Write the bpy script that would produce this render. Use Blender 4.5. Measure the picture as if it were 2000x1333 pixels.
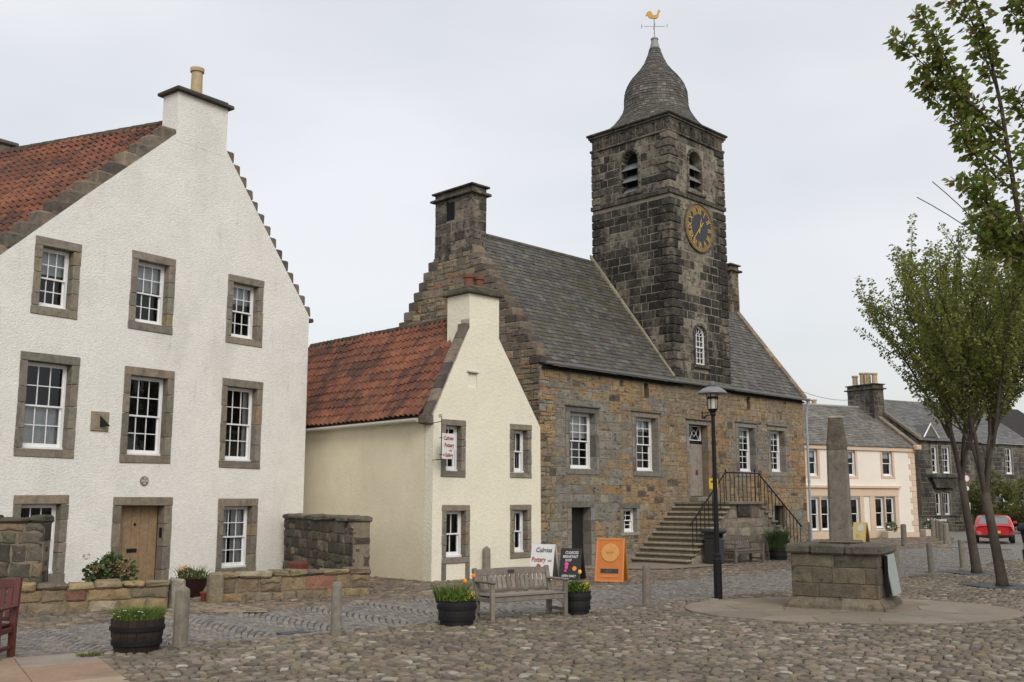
import bpy, bmesh, math, random
from math import sin, cos, pi, radians, sqrt, atan2
from mathutils import Vector, Matrix, geometry
from mathutils import noise as mnoise

scene = bpy.context.scene
for o in list(bpy.data.objects):
    bpy.data.objects.remove(o)
COL = scene.collection

# ---------------------------------------------------------------- camera
cam_data = bpy.data.cameras.new("camera")
cam = bpy.data.objects.new("camera", cam_data)
COL.objects.link(cam)
cam.location = (0, 0, 2.0)
cam.rotation_euler = (radians(90 + 8.909), 0, 0)
cam_data.sensor_width = 36
cam_data.lens = 36.0
cam_data.clip_start = 0.1
cam_data.clip_end = 2000
scene.camera = cam

# ---------------------------------------------------------------- sky: flat overcast with soft cloud
SUN_EL, SUN_AZ = radians(38), radians(163)          # behind the viewer, to the right
world = bpy.data.worlds.new("World")
scene.world = world
world.use_nodes = True
wt = world.node_tree
for n in list(wt.nodes):
    wt.nodes.remove(n)
w_out = wt.nodes.new("ShaderNodeOutputWorld")
w_add = wt.nodes.new("ShaderNodeAddShader")
bg1 = wt.nodes.new("ShaderNodeBackground")
bg2 = wt.nodes.new("ShaderNodeBackground")
sky = wt.nodes.new("ShaderNodeTexSky")
sky.sky_type = 'NISHITA'
sky.sun_disc = False
sky.sun_elevation = SUN_EL
sky.sun_rotation = SUN_AZ
sky.air_density = 1.0
sky.dust_density = 4.0
wt.links.new(sky.outputs[0], bg1.inputs[0])
bg1.inputs[1].default_value = 0.05
tc = wt.nodes.new("ShaderNodeTexCoord")
mp = wt.nodes.new("ShaderNodeMapping")
mp.inputs["Scale"].default_value = (1.0, 1.0, 2.6)
nz = wt.nodes.new("ShaderNodeTexNoise")
nz.inputs["Scale"].default_value = 1.7
nz.inputs["Detail"].default_value = 4
nz.inputs["Roughness"].default_value = 0.45
ramp = wt.nodes.new("ShaderNodeValToRGB")
ramp.color_ramp.elements[0].position = 0.30
ramp.color_ramp.elements[0].color = (0.485, 0.487, 0.490, 1)
ramp.color_ramp.elements[1].position = 0.70
ramp.color_ramp.elements[1].color = (0.69, 0.675, 0.655, 1)
wt.links.new(tc.outputs["Generated"], mp.inputs[0])
wt.links.new(mp.outputs[0], nz.inputs["Vector"])
wt.links.new(nz.outputs["Fac"], ramp.inputs[0])
# an overcast sky is about three times brighter overhead than at the horizon
sep = wt.nodes.new("ShaderNodeSeparateXYZ")
wt.links.new(tc.outputs["Generated"], sep.inputs[0])
mr = wt.nodes.new("ShaderNodeMapRange")
mr.inputs[1].default_value = 0.0
mr.inputs[2].default_value = 1.0
mr.inputs[3].default_value = 1.0
mr.inputs[4].default_value = 1.35
wt.links.new(sep.outputs[2], mr.inputs[0])
wt.links.new(mr.outputs[0], bg2.inputs[1])
wt.links.new(ramp.outputs[0], bg2.inputs[0])
wt.links.new(bg1.outputs[0], w_add.inputs[0])
wt.links.new(bg2.outputs[0], w_add.inputs[1])
wt.links.new(w_add.outputs[0], w_out.inputs[0])

# ---------------------------------------------------------------- the veiled sun
sun_data = bpy.data.lights.new("sun", 'SUN')
sun_data.energy = 1.4
sun_data.angle = radians(28)
sun_data.color = (1.0, 0.96, 0.90)
sun = bpy.data.objects.new("sun", sun_data)
COL.objects.link(sun)
sd = Vector((sin(SUN_AZ) * cos(SUN_EL), cos(SUN_AZ) * cos(SUN_EL), sin(SUN_EL)))
sun.rotation_euler = (-sd).to_track_quat('-Z', 'Y').to_euler()

# ---------------------------------------------------------------- exposure
vs = scene.view_settings
vs.view_transform = 'Standard'
vs.look = 'None'
vs.exposure = 0.0
vs.gamma = 1.0
vs.use_curve_mapping = False
# ================================================================ helpers
RND = random.Random(11)
def U(a, b): return RND.uniform(a, b)
def lerp(a, b, t): return a + (b - a) * t
def vcol(c, k=0.12, h=0.03):
    m = 1 + U(-k, k)
    return tuple(max(0.0, min(1.0, x * m * (1 + U(-h, h)))) for x in c)

class MB:
    """collects faces for ONE mesh"""
    def __init__(s, m=None):
        s.v = []; s.f = []; s.c = []; s.m = m
    def add(s, vs, fs, col=(1, 1, 1)):
        b = len(s.v)
        if s.m is not None:
            vs = [tuple(s.m @ Vector(p)) for p in vs]
        s.v.extend(vs)
        for f in fs:
            s.f.append([i + b for i in f]); s.c.append(col)
    def box(s, x0, x1, y0, y1, z0, z1, col=(1, 1, 1)):
        s.add([(x0,y0,z0),(x1,y0,z0),(x1,y1,z0),(x0,y1,z0),(x0,y0,z1),(x1,y0,z1),(x1,y1,z1),(x0,y1,z1)],
              [(0,3,2,1),(4,5,6,7),(0,1,5,4),(1,2,6,5),(2,3,7,6),(3,0,4,7)], col)
    def cbox(s, x0, x1, y0, y1, z0, z1, b=0.01, col=(1, 1, 1), j=0.0):
        """box with chamfered edges and optional jitter"""
        b = min(b, (x1-x0)*.45, (y1-y0)*.45, (z1-z0)*.45)
        P = {}; vs = []
        for ix in (0, 1):
            for iy in (0, 1):
                for iz in (0, 1):
                    jx, jy, jz = (U(-j, j), U(-j, j), U(-j, j)) if j else (0, 0, 0)
                    cx = (x1 if ix else x0) + jx; cy = (y1 if iy else y0) + jy; cz = (z1 if iz else z0) + jz
                    dx = -b if ix else b; dy = -b if iy else b; dz = -b if iz else b
                    P[ix,iy,iz] = (len(vs), len(vs)+1, len(vs)+2)
                    vs += [(cx, cy+dy, cz+dz), (cx+dx, cy, cz+dz), (cx+dx, cy+dy, cz)]
        fs = []
        q = lambda k, a: P[k][a]
        fs += [[q((0,0,0),0),q((0,0,1),0),q((0,1,1),0),q((0,1,0),0)], [q((1,0,0),0),q((1,1,0),0),q((1,1,1),0),q((1,0,1),0)],
               [q((0,0,0),1),q((1,0,0),1),q((1,0,1),1),q((0,0,1),1)], [q((0,1,0),1),q((0,1,1),1),q((1,1,1),1),q((1,1,0),1)],
               [q((0,0,0),2),q((0,1,0),2),q((1,1,0),2),q((1,0,0),2)], [q((0,0,1),2),q((1,0,1),2),q((1,1,1),2),q((0,1,1),2)]]
        for y in (0, 1):
            for z in (0, 1):
                fs.append([q((0,y,z),1),q((1,y,z),1),q((1,y,z),2),q((0,y,z),2)])
        for x in (0, 1):
            for z in (0, 1):
                fs.append([q((x,0,z),0),q((x,1,z),0),q((x,1,z),2),q((x,0,z),2)])
            for y in (0, 1):
                fs.append([q((x,y,0),0),q((x,y,1),0),q((x,y,1),1),q((x,y,0),1)])
        for k in P: fs.append(list(P[k]))
        s.add(vs, fs, col)
    def tube(s, path, rad, n=6, col=(1, 1, 1), cap=True):
        path = [Vector(p) for p in path]
        if not hasattr(rad, '__len__'): rad = [rad] * len(path)
        vs = []; fs = []
        up = Vector((0, 0, 1))
        d0 = (path[1]-path[0]).normalized()
        a = d0.cross(up)
        if a.length < .05: a = d0.cross(Vector((1, 0, 0)))
        a.normalize()
        for i, p in enumerate(path):
            d = (path[min(i+1, len(path)-1)] - path[max(i-1, 0)]).normalized()
            a = (a - d * a.dot(d)).normalized(); b = d.cross(a)
            for k in range(n):
                t = 2*pi*k/n
                vs.append(tuple(p + (a*cos(t) + b*sin(t)) * rad[i]))
        for i in range(len(path)-1):
            for k in range(n):
                k2 = (k+1) % n
                fs.append((i*n+k, i*n+k2, (i+1)*n+k2, (i+1)*n+k))
        if cap:
            fs.append(tuple(range(n))[::-1]); fs.append(tuple((len(path)-1)*n+k for k in range(n)))
        s.add(vs, fs, col)
    def lathe(s, prof, n=20, cx=0, cy=0, col=(1, 1, 1), ph=0.0, sq=None, colf=None):
        """prof (r,z[,squareness exponent])"""
        vs = []; fs = []
        for pr in prof:
            r, z = pr[0], pr[1]; e = pr[2] if len(pr) > 2 else 2.0
            for k in range(n):
                t = 2*pi*k/n + ph
                c, q = cos(t), sin(t)
                m = 1.0 if e == 2.0 else 1.0/((abs(c)**e + abs(q)**e)**(1/e))
                vs.append((cx + r*m*c, cy + r*m*q, z))
        for i in range(len(prof)-1):
            for k in range(n):
                k2 = (k+1) % n
                fs.append((i*n+k, i*n+k2, (i+1)*n+k2, (i+1)*n+k))
        if prof[0][0] > 1e-4: fs.append(tuple(range(n))[::-1])
        if prof[-1][0] > 1e-4: fs.append(tuple((len(prof)-1)*n+k for k in range(n)))
        s.add(vs, fs, col)
    def prism(s, poly, y0, y1, col=(1, 1, 1)):
        """polygon in (x,z), counter-clockwise seen from -y, extruded y0 -> y1"""
        n = len(poly)
        vs = [(p[0], y0, p[1]) for p in poly] + [(p[0], y1, p[1]) for p in poly]
        fs = [tuple(range(n)), tuple(range(2*n-1, n-1, -1))]
        for i in range(n):
            k = (i+1) % n
            fs.append((k, i, n+i, n+k))
        s.add(vs, fs, col)
    def flat(s, poly, z0, z1, col=(1, 1, 1)):
        """polygon in (x,y), counter-clockwise from above, extruded z0 -> z1"""
        n = len(poly)
        vs = [(p[0], p[1], z0) for p in poly] + [(p[0], p[1], z1) for p in poly]
        fs = [tuple(range(n))[::-1], tuple(range(n, 2*n))]
        for i in range(n):
            k = (i+1) % n
            fs.append((i, k, n+k, n+i))
        s.add(vs, fs, col)
    def stone(s, poly, yf, yb, bev=0.015, col=(1, 1, 1), ctr=0.0):
        """face stone: poly in (x,z) ccw from the front (-y); front at yf, root at yb"""
        n = len(poly)
        cx = sum(p[0] for p in poly)/n; cz = sum(p[1] for p in poly)/n
        ins = []
        for p in poly:
            dx, dz = cx-p[0], cz-p[1]; L = max(1e-6, math.hypot(dx, dz)); k = min(.45, bev*1.3/L)
            ins.append((p[0]+dx*k, p[1]+dz*k))
        vs = [(p[0], yb, p[1]) for p in poly] + [(p[0], yf+bev, p[1]) for p in poly] + [(p[0], yf, p[1]) for p in ins] + [(cx, yf-ctr, cz)]
        fs = []
        for i in range(n):
            k = (i+1) % n
            fs += [(i, k, n+k, n+i), (n+i, n+k, 2*n+k, 2*n+i), (2*n+i, 2*n+k, 3*n)]
        s.add(vs, fs, col)
    def mesh(s, name, material, smooth=False):
        me = bpy.data.meshes.new(name)
        me.from_pydata(s.v, [], s.f)
        a = me.color_attributes.new("Col", 'FLOAT_COLOR', 'CORNER')
        buf = []
        for f, c in zip(s.f, s.c):
            buf.extend((c[0], c[1], c[2], 1.0) * len(f))
        a.data.foreach_set("color", buf)
        if smooth:
            me.polygons.foreach_set("use_smooth", [True]*len(me.polygons))
        me.materials.append(material)
        me.update()
        return me
    def build(s, name, material, parent=None, smooth=False):
        o = bpy.data.objects.new(name, s.mesh(name, material, smooth))
        COL.objects.link(o); o.parent = parent
        return o

def put(name, me, parent=None, loc=(0, 0, 0), rz=0.0):
    o = bpy.data.objects.new(name, me); COL.objects.link(o); o.parent = parent
    o.location = loc; o.rotation_euler = (0, 0, rz)
    return o
def tag(o, label, cat, group=None):
    o["label"] = label; o["category"] = cat
    if group: o["group"] = group
    return o
def thing(name, label, cat, loc=(0, 0, 0), rz=0.0, group=None):
    o = bpy.data.objects.new(name, None); COL.objects.link(o)
    o.location = loc; o.rotation_euler = (0, 0, rz); o.empty_display_size = .2
    return tag(o, label, cat, group)
def struct(o):
    o["kind"] = "structure"; return o
def stuff(o):
    o["kind"] = "stuff"; return o
def copy_tree(o, parent=None):
    c = o.copy(); COL.objects.link(c); c.parent = parent
    for ch in list(o.children): copy_tree(ch, c)
    return c
def text_mesh(txt, size, material, extrude=0.002, align='CENTER', shear=0.0, squash=1.0):
    cu = bpy.data.curves.new("lettering", 'FONT')
    cu.body = txt; cu.size = size; cu.extrude = extrude; cu.align_x = align; cu.align_y = 'CENTER'; cu.shear = shear
    cu.resolution_u = 3; cu.offset = size*.018
    t = bpy.data.objects.new("lettering", cu); COL.objects.link(t)
    dg = bpy.context.evaluated_depsgraph_get()
    me = bpy.data.meshes.new_from_object(t.evaluated_get(dg))
    bpy.data.objects.remove(t)
    for v in me.vertices:          # stand the letters up: text plane xy -> xz, facing -y
        x, y, z = v.co; v.co = (x*squash, -z, y)
    me.materials.clear(); me.materials.append(material)
    return me

# ================================================================ procedural materials
def new_mat(name):
    m = bpy.data.materials.new(name); m.use_nodes = True
    nt = m.node_tree
    return m, nt, nt.nodes["Principled BSDF"]
def nd(nt, t, **kw):
    n = nt.nodes.new(t)
    for k, v in kw.items():
        if k.startswith("i_"): n.inputs[k[2:]].default_value = v
        elif k.startswith("n"): n.inputs[int(k[1:])].default_value = v
        else: setattr(n, k, v)
    return n
def L(nt, a, b): nt.links.new(a, b)
def mixc(nt, blend, fac, a, b):
    n = nt.nodes.new("ShaderNodeMix"); n.data_type = 'RGBA'; n.blend_type = blend
    for sock, v in ((n.inputs[0], fac), (n.inputs[6], a), (n.inputs[7], b)):
        if hasattr(v, 'is_linked'): nt.links.new(v, sock)
        else: sock.default_value = (v if not isinstance(v, tuple) or len(v) == 4 else (*v, 1)) if sock is not n.inputs[0] else v
    return n.outputs[2]
def noise(nt, pos, scale, detail=4, rough=.55, stretch=None):
    n = nt.nodes.new("ShaderNodeTexNoise"); n.inputs["Scale"].default_value = scale
    n.inputs["Detail"].default_value = detail; n.inputs["Roughness"].default_value = rough
    if stretch:
        mp = nt.nodes.new("ShaderNodeMapping"); mp.inputs["Scale"].default_value = stretch
        L(nt, pos, mp.inputs[0]); L(nt, mp.outputs[0], n.inputs["Vector"])
    else: L(nt, pos, n.inputs["Vector"])
    return n.outputs["Fac"]
def ramp2(nt, fac, p0, p1, c0=(0, 0, 0), c1=(1, 1, 1)):
    r = nt.nodes.new("ShaderNodeValToRGB"); e = r.color_ramp.elements
    e[0].position = p0; e[1].position = p1; e[0].color = (*c0, 1); e[1].color = (*c1, 1)
    L(nt, fac, r.inputs[0]); return r.outputs[0]
def surf(name, base=None, var=.25, scale=6, rough=.85, bump=.3, bscale=40, bdist=.01, stains=(), metal=0.0, spec=.3, fine=.12, gain=1.0):
    """base None = colour attribute of each piece; stains = (colour, scale, lo, hi, amount, stretch)"""
    m, nt, bs = new_mat(name)
    g = nt.nodes.new("ShaderNodeNewGeometry"); pos = g.outputs["Position"]
    if base is None:
        a = nt.nodes.new("ShaderNodeAttribute"); a.attribute_name = "Col"; col = a.outputs["Color"]
    else:
        c = nt.nodes.new("ShaderNodeRGB"); c.outputs[0].default_value = (*base, 1); col = c.outputs[0]
    n1 = noise(nt, pos, scale, 6, .6)
    col = mixc(nt, 'MULTIPLY', 1.0, col, ramp2(nt, n1, .25, .75, (1-var,)*3, (1+var,)*3))
    if fine:
        n2 = noise(nt, pos, scale*9, 3, .6)
        col = mixc(nt, 'MULTIPLY', 1.0, col, ramp2(nt, n2, .25, .75, (1-fine,)*3, (1+fine,)*3))
    for (sc, ss, lo, hi, amt, st) in stains:
        k = ramp2(nt, noise(nt, pos, ss, 6, .65, st), lo, hi)
        k2 = nt.nodes.new("ShaderNodeMath"); k2.operation = 'MULTIPLY'; L(nt, k, k2.inputs[0]); k2.inputs[1].default_value = amt
        col = mixc(nt, 'MIX', k2.outputs[0], col, sc)
    L(nt, col, bs.inputs["Base Color"])
    bs.inputs["Roughness"].default_value = rough; bs.inputs["Metallic"].default_value = metal
    bs.inputs["Specular IOR Level"].default_value = spec
    if bump:
        bn = nt.nodes.new("ShaderNodeBump"); bn.inputs["Strength"].default_value = bump; bn.inputs["Distance"].default_value = bdist
        L(nt, noise(nt, pos, bscale, 5, .6), bn.inputs["Height"]); L(nt, bn.outputs[0], bs.inputs["Normal"])
    return m
def plain(name, c, rough=.5, metal=0, spec=.5, var=.08):
    return surf(name, c, var=var, scale=12, rough=rough, bump=.05, bscale=60, bdist=.003, metal=metal, spec=spec, fine=.04)

LICHEN = (.30, .29, .24); DARK = (.022, .021, .019); MOSS = (.07, .085, .03)
M_HARL = surf("white_harling", (.735, .728, .69), var=.06, scale=1.2, rough=.95, bump=1.0, bscale=25, bdist=.027, fine=.06,
              stains=(((.44,.43,.38), .8, .52, .80, .5, (1,1,.45)), ((.36,.35,.31), 4.2, .61, .76, .40, (1,1,.22)), ((.30,.295,.26), 16, .66, .78, .3, None)))
M_HARL3 = surf("cream_harling_side", (.70, .64, .48), var=.07, scale=1.0, rough=.95, bump=.45, bscale=14, bdist=.02, fine=.03,
               stains=(((.52,.46,.33), .8, .52, .8, .45, (1,1,.5)), ((.40,.37,.28), 3, .60, .8, .3, (1,1,.3))))
M_HARL2 = surf("cream_harling", (.72, .685, .565), var=.05, scale=1.0, rough=.95, bump=.6, bscale=16, bdist=.03, fine=.04,
               stains=(((.50,.47,.38), .8, .55, .8, .4, (1,1,.5)),))
M_STONE = surf("weathered_stone", None, var=.38, scale=5, rough=.92, bump=.9, bscale=24, bdist=.03,
               stains=(((.025,.020,.015), 13, .62, .70, .6, None), ((.19,.115,.055), 1.3, .52, .72, .45, None), ((.035,.030,.024), 4.5, .57, .70, .75, (1,1,1.4)), (LICHEN, 11, .62, .76, .4, None)))
M_FACADE = surf("eroded_sandstone", None, var=.34, scale=4, rough=.93, bump=1.0, bscale=20, bdist=.035, fine=.2,
               stains=(((.14,.10,.06), 1.1, .54, .72, .30, None), ((.33,.28,.205), 2.6, .53, .70, .45, None), ((.26,.15,.07), 1.7, .59, .72, .4, None),
                       ((.022,.018,.014), 5.5, .565, .64, .85, (1,1,2.0)), ((.03,.025,.02), 1.0, .62, .78, .5, (1,1,.5)), ((.27,.25,.21), 15, .62, .72, .45, None)))
M_ASHLAR = surf("sooty_ashlar", None, var=.36, scale=6, rough=.92, bump=.8, bscale=22, bdist=.025,
                stains=(((.235,.21,.165), 2.2, .53, .66, .55, (1,1,.4)), ((.017,.016,.015), 1.0, .49, .60, .72, (1,1,.40)), ((.016,.015,.014), 6, .52, .60, .75, (1,1,1.3)), ((.25,.23,.18), 12, .59, .68, .5, None)))
M_TRIM = surf("dressed_stone", None, var=.25, scale=8, rough=.9, bump=.4, bscale=40, bdist=.008,
              stains=(((.055,.048,.04), 4, .53, .70, .5, (1,1,.5)), ((.27,.235,.15), 3, .56, .70, .4, None), ((.03,.027,.023), 11, .58, .68, .5, None)))
M_MORTAR = surf("lime_mortar", (.175, .145, .105), var=.3, scale=9, rough=.95, bump=.5, bscale=50, bdist=.01)
M_MORTAR_D = surf("sooty_mortar", (.225, .205, .168), var=.35, scale=3, rough=.95, bump=.5, bscale=50, bdist=.01,
                  stains=(((.06,.055,.048), 1.1, .54, .74, .55, (1,1,.55)),))
M_PANTILE = surf("clay_pantile", None, var=.35, scale=9, rough=.75, bump=.25, bscale=60, bdist=.004,
                 stains=(((.045,.033,.028), 2.4, .50, .72, .7, None), ((.045,.035,.028), .7, .48, .70, .55, None), ((.15,.125,.085), 12, .60, .74, .5, None), ((.10,.10,.045), 1.6, .62, .76, .4, None)))
M_SLATE = surf("slate", None, var=.3, scale=10, rough=.6, bump=.25, bscale=50, bdist=.004, spec=.45,
               stains=(((.085,.075,.042), .9, .45, .68, .6, None), ((.22,.22,.21), 10, .66, .8, .4, None)))
M_SLATEBED = surf("slate_bed", (.03, .028, .026), rough=.9)
M_COBBLE = surf("cobble_stone", None, var=.22, scale=14, rough=.78, bump=.35, bscale=70, bdist=.004, spec=.4, fine=.2,
                stains=(((.065,.052,.040), .45, .50, .66, .5, None), ((.07,.06,.045), 1.1, .52, .78, .4, None), ((.10,.095,.045), .8, .60, .74, .4, None), ((.12,.10,.065), 6, .6, .8, .3, None)))
M_SETT = surf("granite_sett", None, var=.2, scale=10, rough=.7, bump=.3, bscale=80, bdist=.004, spec=.4, fine=.15,
              stains=(((.09,.085,.08), .9, .5, .75, .45, None),))
M_SOIL = surf("earth_bed", (.050, .038, .026), var=.45, scale=5, rough=.95, bump=.6, bscale=60, bdist=.01,
              stains=((MOSS, 1.7, .55, .72, .55, None),))
M_FLAG = surf("flagstone", None, var=.16, scale=3, rough=.85, bump=.25, bscale=40, bdist=.006,
              stains=(((.10,.09,.075), 1.4, .5, .75, .4, None),))
M_ASPHALT = surf("asphalt", (.17, .162, .15), var=.12, scale=1.5, rough=.9, bump=.4, bscale=120, bdist=.004)
M_WHITE = surf("white_paint", (.74, .75, .76), var=.05, scale=6, rough=.45, bump=.05, bscale=60, bdist=.002, spec=.5, fine=.03)
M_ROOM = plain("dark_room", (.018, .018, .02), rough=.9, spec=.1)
M_CURTAIN = surf("net_curtain", (.62, .62, .62), var=.12, scale=4, rough=.9, bump=.3, bscale=14, bdist=.02)
M_WOOD = surf("weathered_oak", None, var=.28, scale=10, rough=.85, bump=.3, bscale=60, bdist=.004,
              stains=(((.06,.055,.045), 7, .58, .8, .5, (1,1,.3)), ((.12,.13,.06), 4, .63, .8, .35, None)))
M_DOOR = surf("oak_door", (.255, .178, .105), var=.25, scale=9, rough=.7, bump=.3, bscale=40, bdist=.004,
              stains=(((.10,.07,.045), 9, .55, .8, .55, (1,1,.12)),))
M_DOOR2 = surf("bleached_door", (.27, .235, .20), var=.3, scale=9, rough=.8, bump=.3, bscale=40, bdist=.004,
               stains=(((.05,.045,.045), 6, .5, .75, .6, (1,1,.15)),))
M_IRON = plain("black_iron", (.009, .009, .010), rough=.6, spec=.25)
M_LEAD = plain("lead", (.23, .235, .24), rough=.55, spec=.5)
M_GOLD = plain("gold_leaf", (.62, .37, .07), rough=.45, metal=.6)
M_GILT = plain("gilded_copper", (.40, .25, .06), rough=.6, metal=.5)
M_CLOCK = plain("clock_blue", (.028, .034, .048), rough=.6)
M_POT_Y = surf("buff_clay_pot", (.42, .33, .20), var=.2, scale=8, rough=.8, bump=.1, stains=(((.12,.10,.07), 6, .55, .8, .5, None),))
M_POT_R = surf("red_clay_pot", (.16, .07, .048), var=.25, scale=8, rough=.8, bump=.1, stains=(((.06,.04,.03), 6, .5, .8, .5, None),))
def glass_mat():
    m, nt, bs = new_mat("window_glass")
    out = nt.nodes["Material Output"]
    gl = nd(nt, "ShaderNodeBsdfGlossy"); gl.inputs["Roughness"].default_value = .02; gl.inputs[0].default_value = (.9, .95, 1, 1)
    tr = nd(nt, "ShaderNodeBsdfTransparent"); tr.inputs[0].default_value = (.82, .86, .88, 1)
    fr = nd(nt, "ShaderNodeFresnel"); fr.inputs[0].default_value = 1.5
    g = nt.nodes.new("ShaderNodeNewGeometry")
    bn = nd(nt, "ShaderNodeBump"); bn.inputs["Strength"].default_value = .12; bn.inputs["Distance"].default_value = .01
    L(nt, noise(nt, g.outputs["Position"], 5, 2, .5), bn.inputs["Height"]); L(nt, bn.outputs[0], gl.inputs["Normal"])
    mx = nd(nt, "ShaderNodeMixShader"); L(nt, fr.outputs[0], mx.inputs[0]); L(nt, tr.outputs[0], mx.inputs[1]); L(nt, gl.outputs[0], mx.inputs[2])
    L(nt, mx.outputs[0], out.inputs[0]); return m
M_GLASS = glass_mat()
# ================================================================ ground
def inpoly(p, poly):
    x, y = p; r = False; j = len(poly)-1
    for i in range(len(poly)):
        xi, yi = poly[i]; xj, yj = poly[j]
        if (yi > y) != (yj > y) and x < (xj-xi)*(y-yi)/(yj-yi)+xi: r = not r
        j = i
    return r
def in_view(x, y, m=.4): return y > 8.2 and abs(x) < .515*y + m
def clip(poly, mx, my, nx, ny):
    out = []; n = len(poly)
    ds = [(p[0]-mx)*nx + (p[1]-my)*ny for p in poly]
    for i in range(n):
        a, b = poly[i], poly[(i+1) % n]; da, db = ds[i], ds[(i+1) % n]
        if da <= 0: out.append(a)
        if (da < 0 < db) or (db < 0 < da):
            t = da/(da-db); out.append((a[0]+(b[0]-a[0])*t, a[1]+(b[1]-a[1])*t))
    return out
def cells(x0, x1, y0, y1, s, keep, jit=.34, rng=None):
    """irregular close-packed polygons (cell centre, polygon)"""
    rng = rng or random.Random(5); h = s*.866; pts = {}
    nj = int((y1-y0)/h)+1; ni = int((x1-x0)/s)+1
    for j in range(-2, nj+2):
        for i in range(-2, ni+2):
            pts[i, j] = (x0+(i+.5*(j & 1))*s+rng.uniform(-jit, jit)*s, y0+j*h+rng.uniform(-jit, jit)*s)
    res = []
    nb = [(a, b) for a in range(-2, 3) for b in range(-2, 3) if (a, b) != (0, 0)]
    nb.sort(key=lambda q: q[0]**2+q[1]**2)
    for j in range(nj):
        for i in range(ni):
            c = pts[i, j]
            if not keep(c): continue
            pl = [(c[0]-s*1.2, c[1]-s*1.2), (c[0]+s*1.2, c[1]-s*1.2), (c[0]+s*1.2, c[1]+s*1.2), (c[0]-s*1.2, c[1]+s*1.2)]
            for a, b in nb:
                q = pts.get((i+a, j+b))
                if q is None: continue
                dx, dy = q[0]-c[0], q[1]-c[1]
                pl = clip(pl, (q[0]+c[0])/2, (q[1]+c[1])/2, dx, dy)
                if len(pl) < 3: break
            if len(pl) >= 3: res.append((c, pl))
    return res
def shrink(poly, g):
    n = len(poly); cx = sum(p[0] for p in poly)/n; cy = sum(p[1] for p in poly)/n; o = []
    for x, y in poly:
        L_ = max(1e-6, math.hypot(cx-x, cy-y)); k = min(.5, g/L_); o.append((x+(cx-x)*k, y+(cy-y)*k))
    return o
def chaikin(poly, t=.27):
    o = []; n = len(poly)
    for i in range(n):
        a, b = poly[i], poly[(i+1) % n]
        o.append((a[0]+(b[0]-a[0])*t, a[1]+(b[1]-a[1])*t)); o.append((b[0]+(a[0]-b[0])*t, b[1]+(a[1]-b[1])*t))
    return o
def dome(mb, poly, h, z0=-.035, col=(1, 1, 1), tilt=(0, 0), simple=False):
    n = len(poly); cx = sum(p[0] for p in poly)/n; cy = sum(p[1] for p in poly)/n
    def ring(k, z): return [(cx+(p[0]-cx)*k, cy+(p[1]-cy)*k, z+(p[0]-cx)*tilt[0]+(p[1]-cy)*tilt[1]) for p in poly]
    rs = [ring(1, z0), ring(.80, h*.72)] if simple else [ring(1, z0), ring(.96, h*.25), ring(.82, h*.72), ring(.48, h*.97)]
    vs = [v for r in rs for v in r] + [(cx, cy, h*1.02)]
    fs = []
    for r in range(len(rs)-1):
        for i in range(n):
            k = (i+1) % n; fs.append((r*n+i, r*n+k, (r+1)*n+k, (r+1)*n+i))
    b = (len(rs)-1)*n
    for i in range(n): fs.append((b+i, b+(i+1) % n, len(vs)-1))
    mb.add(vs, fs, col)

STREET_NEAR = [(-9.4, 11.4), (-6.44, 13.80), (-5.0, 14.85), (-3.39, 15.95), (-1.29, 17.70), (2.51, 20.65), (6.36, 24.14), (11.41, 29.17), (14.23, 32.33), (16.3, 35.04)]
STREET_FAR = [(-12, 13.2), (-7.71, 16.58), (-6.72, 17.75), (-5.9, 18.60), (-4.64, 19.20), (-3.99, 20.2), (-2.85, 21.3), (-1.62, 22.11), (1.67, 24.42), (3.92, 26.75), (6.14, 28.58), (7.95, 30.67), (16.94, 44.86), (19.6, 46.9)]
STREET = STREET_NEAR + [(19.6, 40.5), (21.5, 45.0)] + STREET_FAR[::-1]
RCX, RCY, RRX, RRY = 6.32, 19.72, 3.06, 2.38
def in_ring(p, g=0.0): return ((p[0]-RCX)/(RRX+g))**2 + ((p[1]-RCY)/(RRY+g))**2 < 1
SLABS = [(-5.66, 14.14), (-4.30, 11.92), (-3.2, 10.1), (-9.5, 7.5), (-9.5, 11.45)]
SQUARE = STREET_NEAR + [(19.5, 38.9), (24, 42), (24, 8), (-9.5, 8), (-9.5, 11)]
FORE = STREET_FAR[:-1] + [(16.2, 47), (12.3, 43.2), (2.1, 32.9), (.85, 31.6), (-1.9, 27.2), (-5.9, 30), (-11.8, 22.2), (-14, 20)]
FARC = [(12.4, 43.4), (16.94, 44.86), (19.6, 46.9), (24.5, 58), (27.5, 66), (23.2, 60), (14.6, 55.5)]
ROAD = [(16.3, 35.04), (20, 38.8), (60, 74), (75, 110), (40, 90), (27.6, 68), (25.4, 63), (20.4, 50), (17.5, 45.5), (15.5, 41), (15.0, 36)]

def sheet(name, poly, z, m, parent=None):
    mb = MB(); mb.add([(p[0], p[1], z) for p in poly], [tuple(range(len(poly)))])
    return mb.build(name, m, parent)
mb = MB(); mb.add([(-600, -60, -.10), (600, -60, -.10), (600, 900, -.10), (-600, 900, -.10)], [(0, 1, 2, 3)])
struct(mb.build("ground", surf("grit_ground", (.15, .13, .10), var=.3, scale=.6, rough=.95)))
square = struct(sheet("cobbled_square", [(-16, 5), (26, 5), (26, 43), (16, 47), (-16, 40)], -.040, M_SOIL))
road = struct(sheet("asphalt_road", ROAD, -.034, M_ASPHALT))
street = struct(sheet("street", STREET, -.024, surf("sett_joint", (.075, .068, .058), var=.3, scale=6, rough=.95)))
farcob = struct(sheet("cobbled_forecourt", FARC, -.030, M_SOIL))

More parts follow.
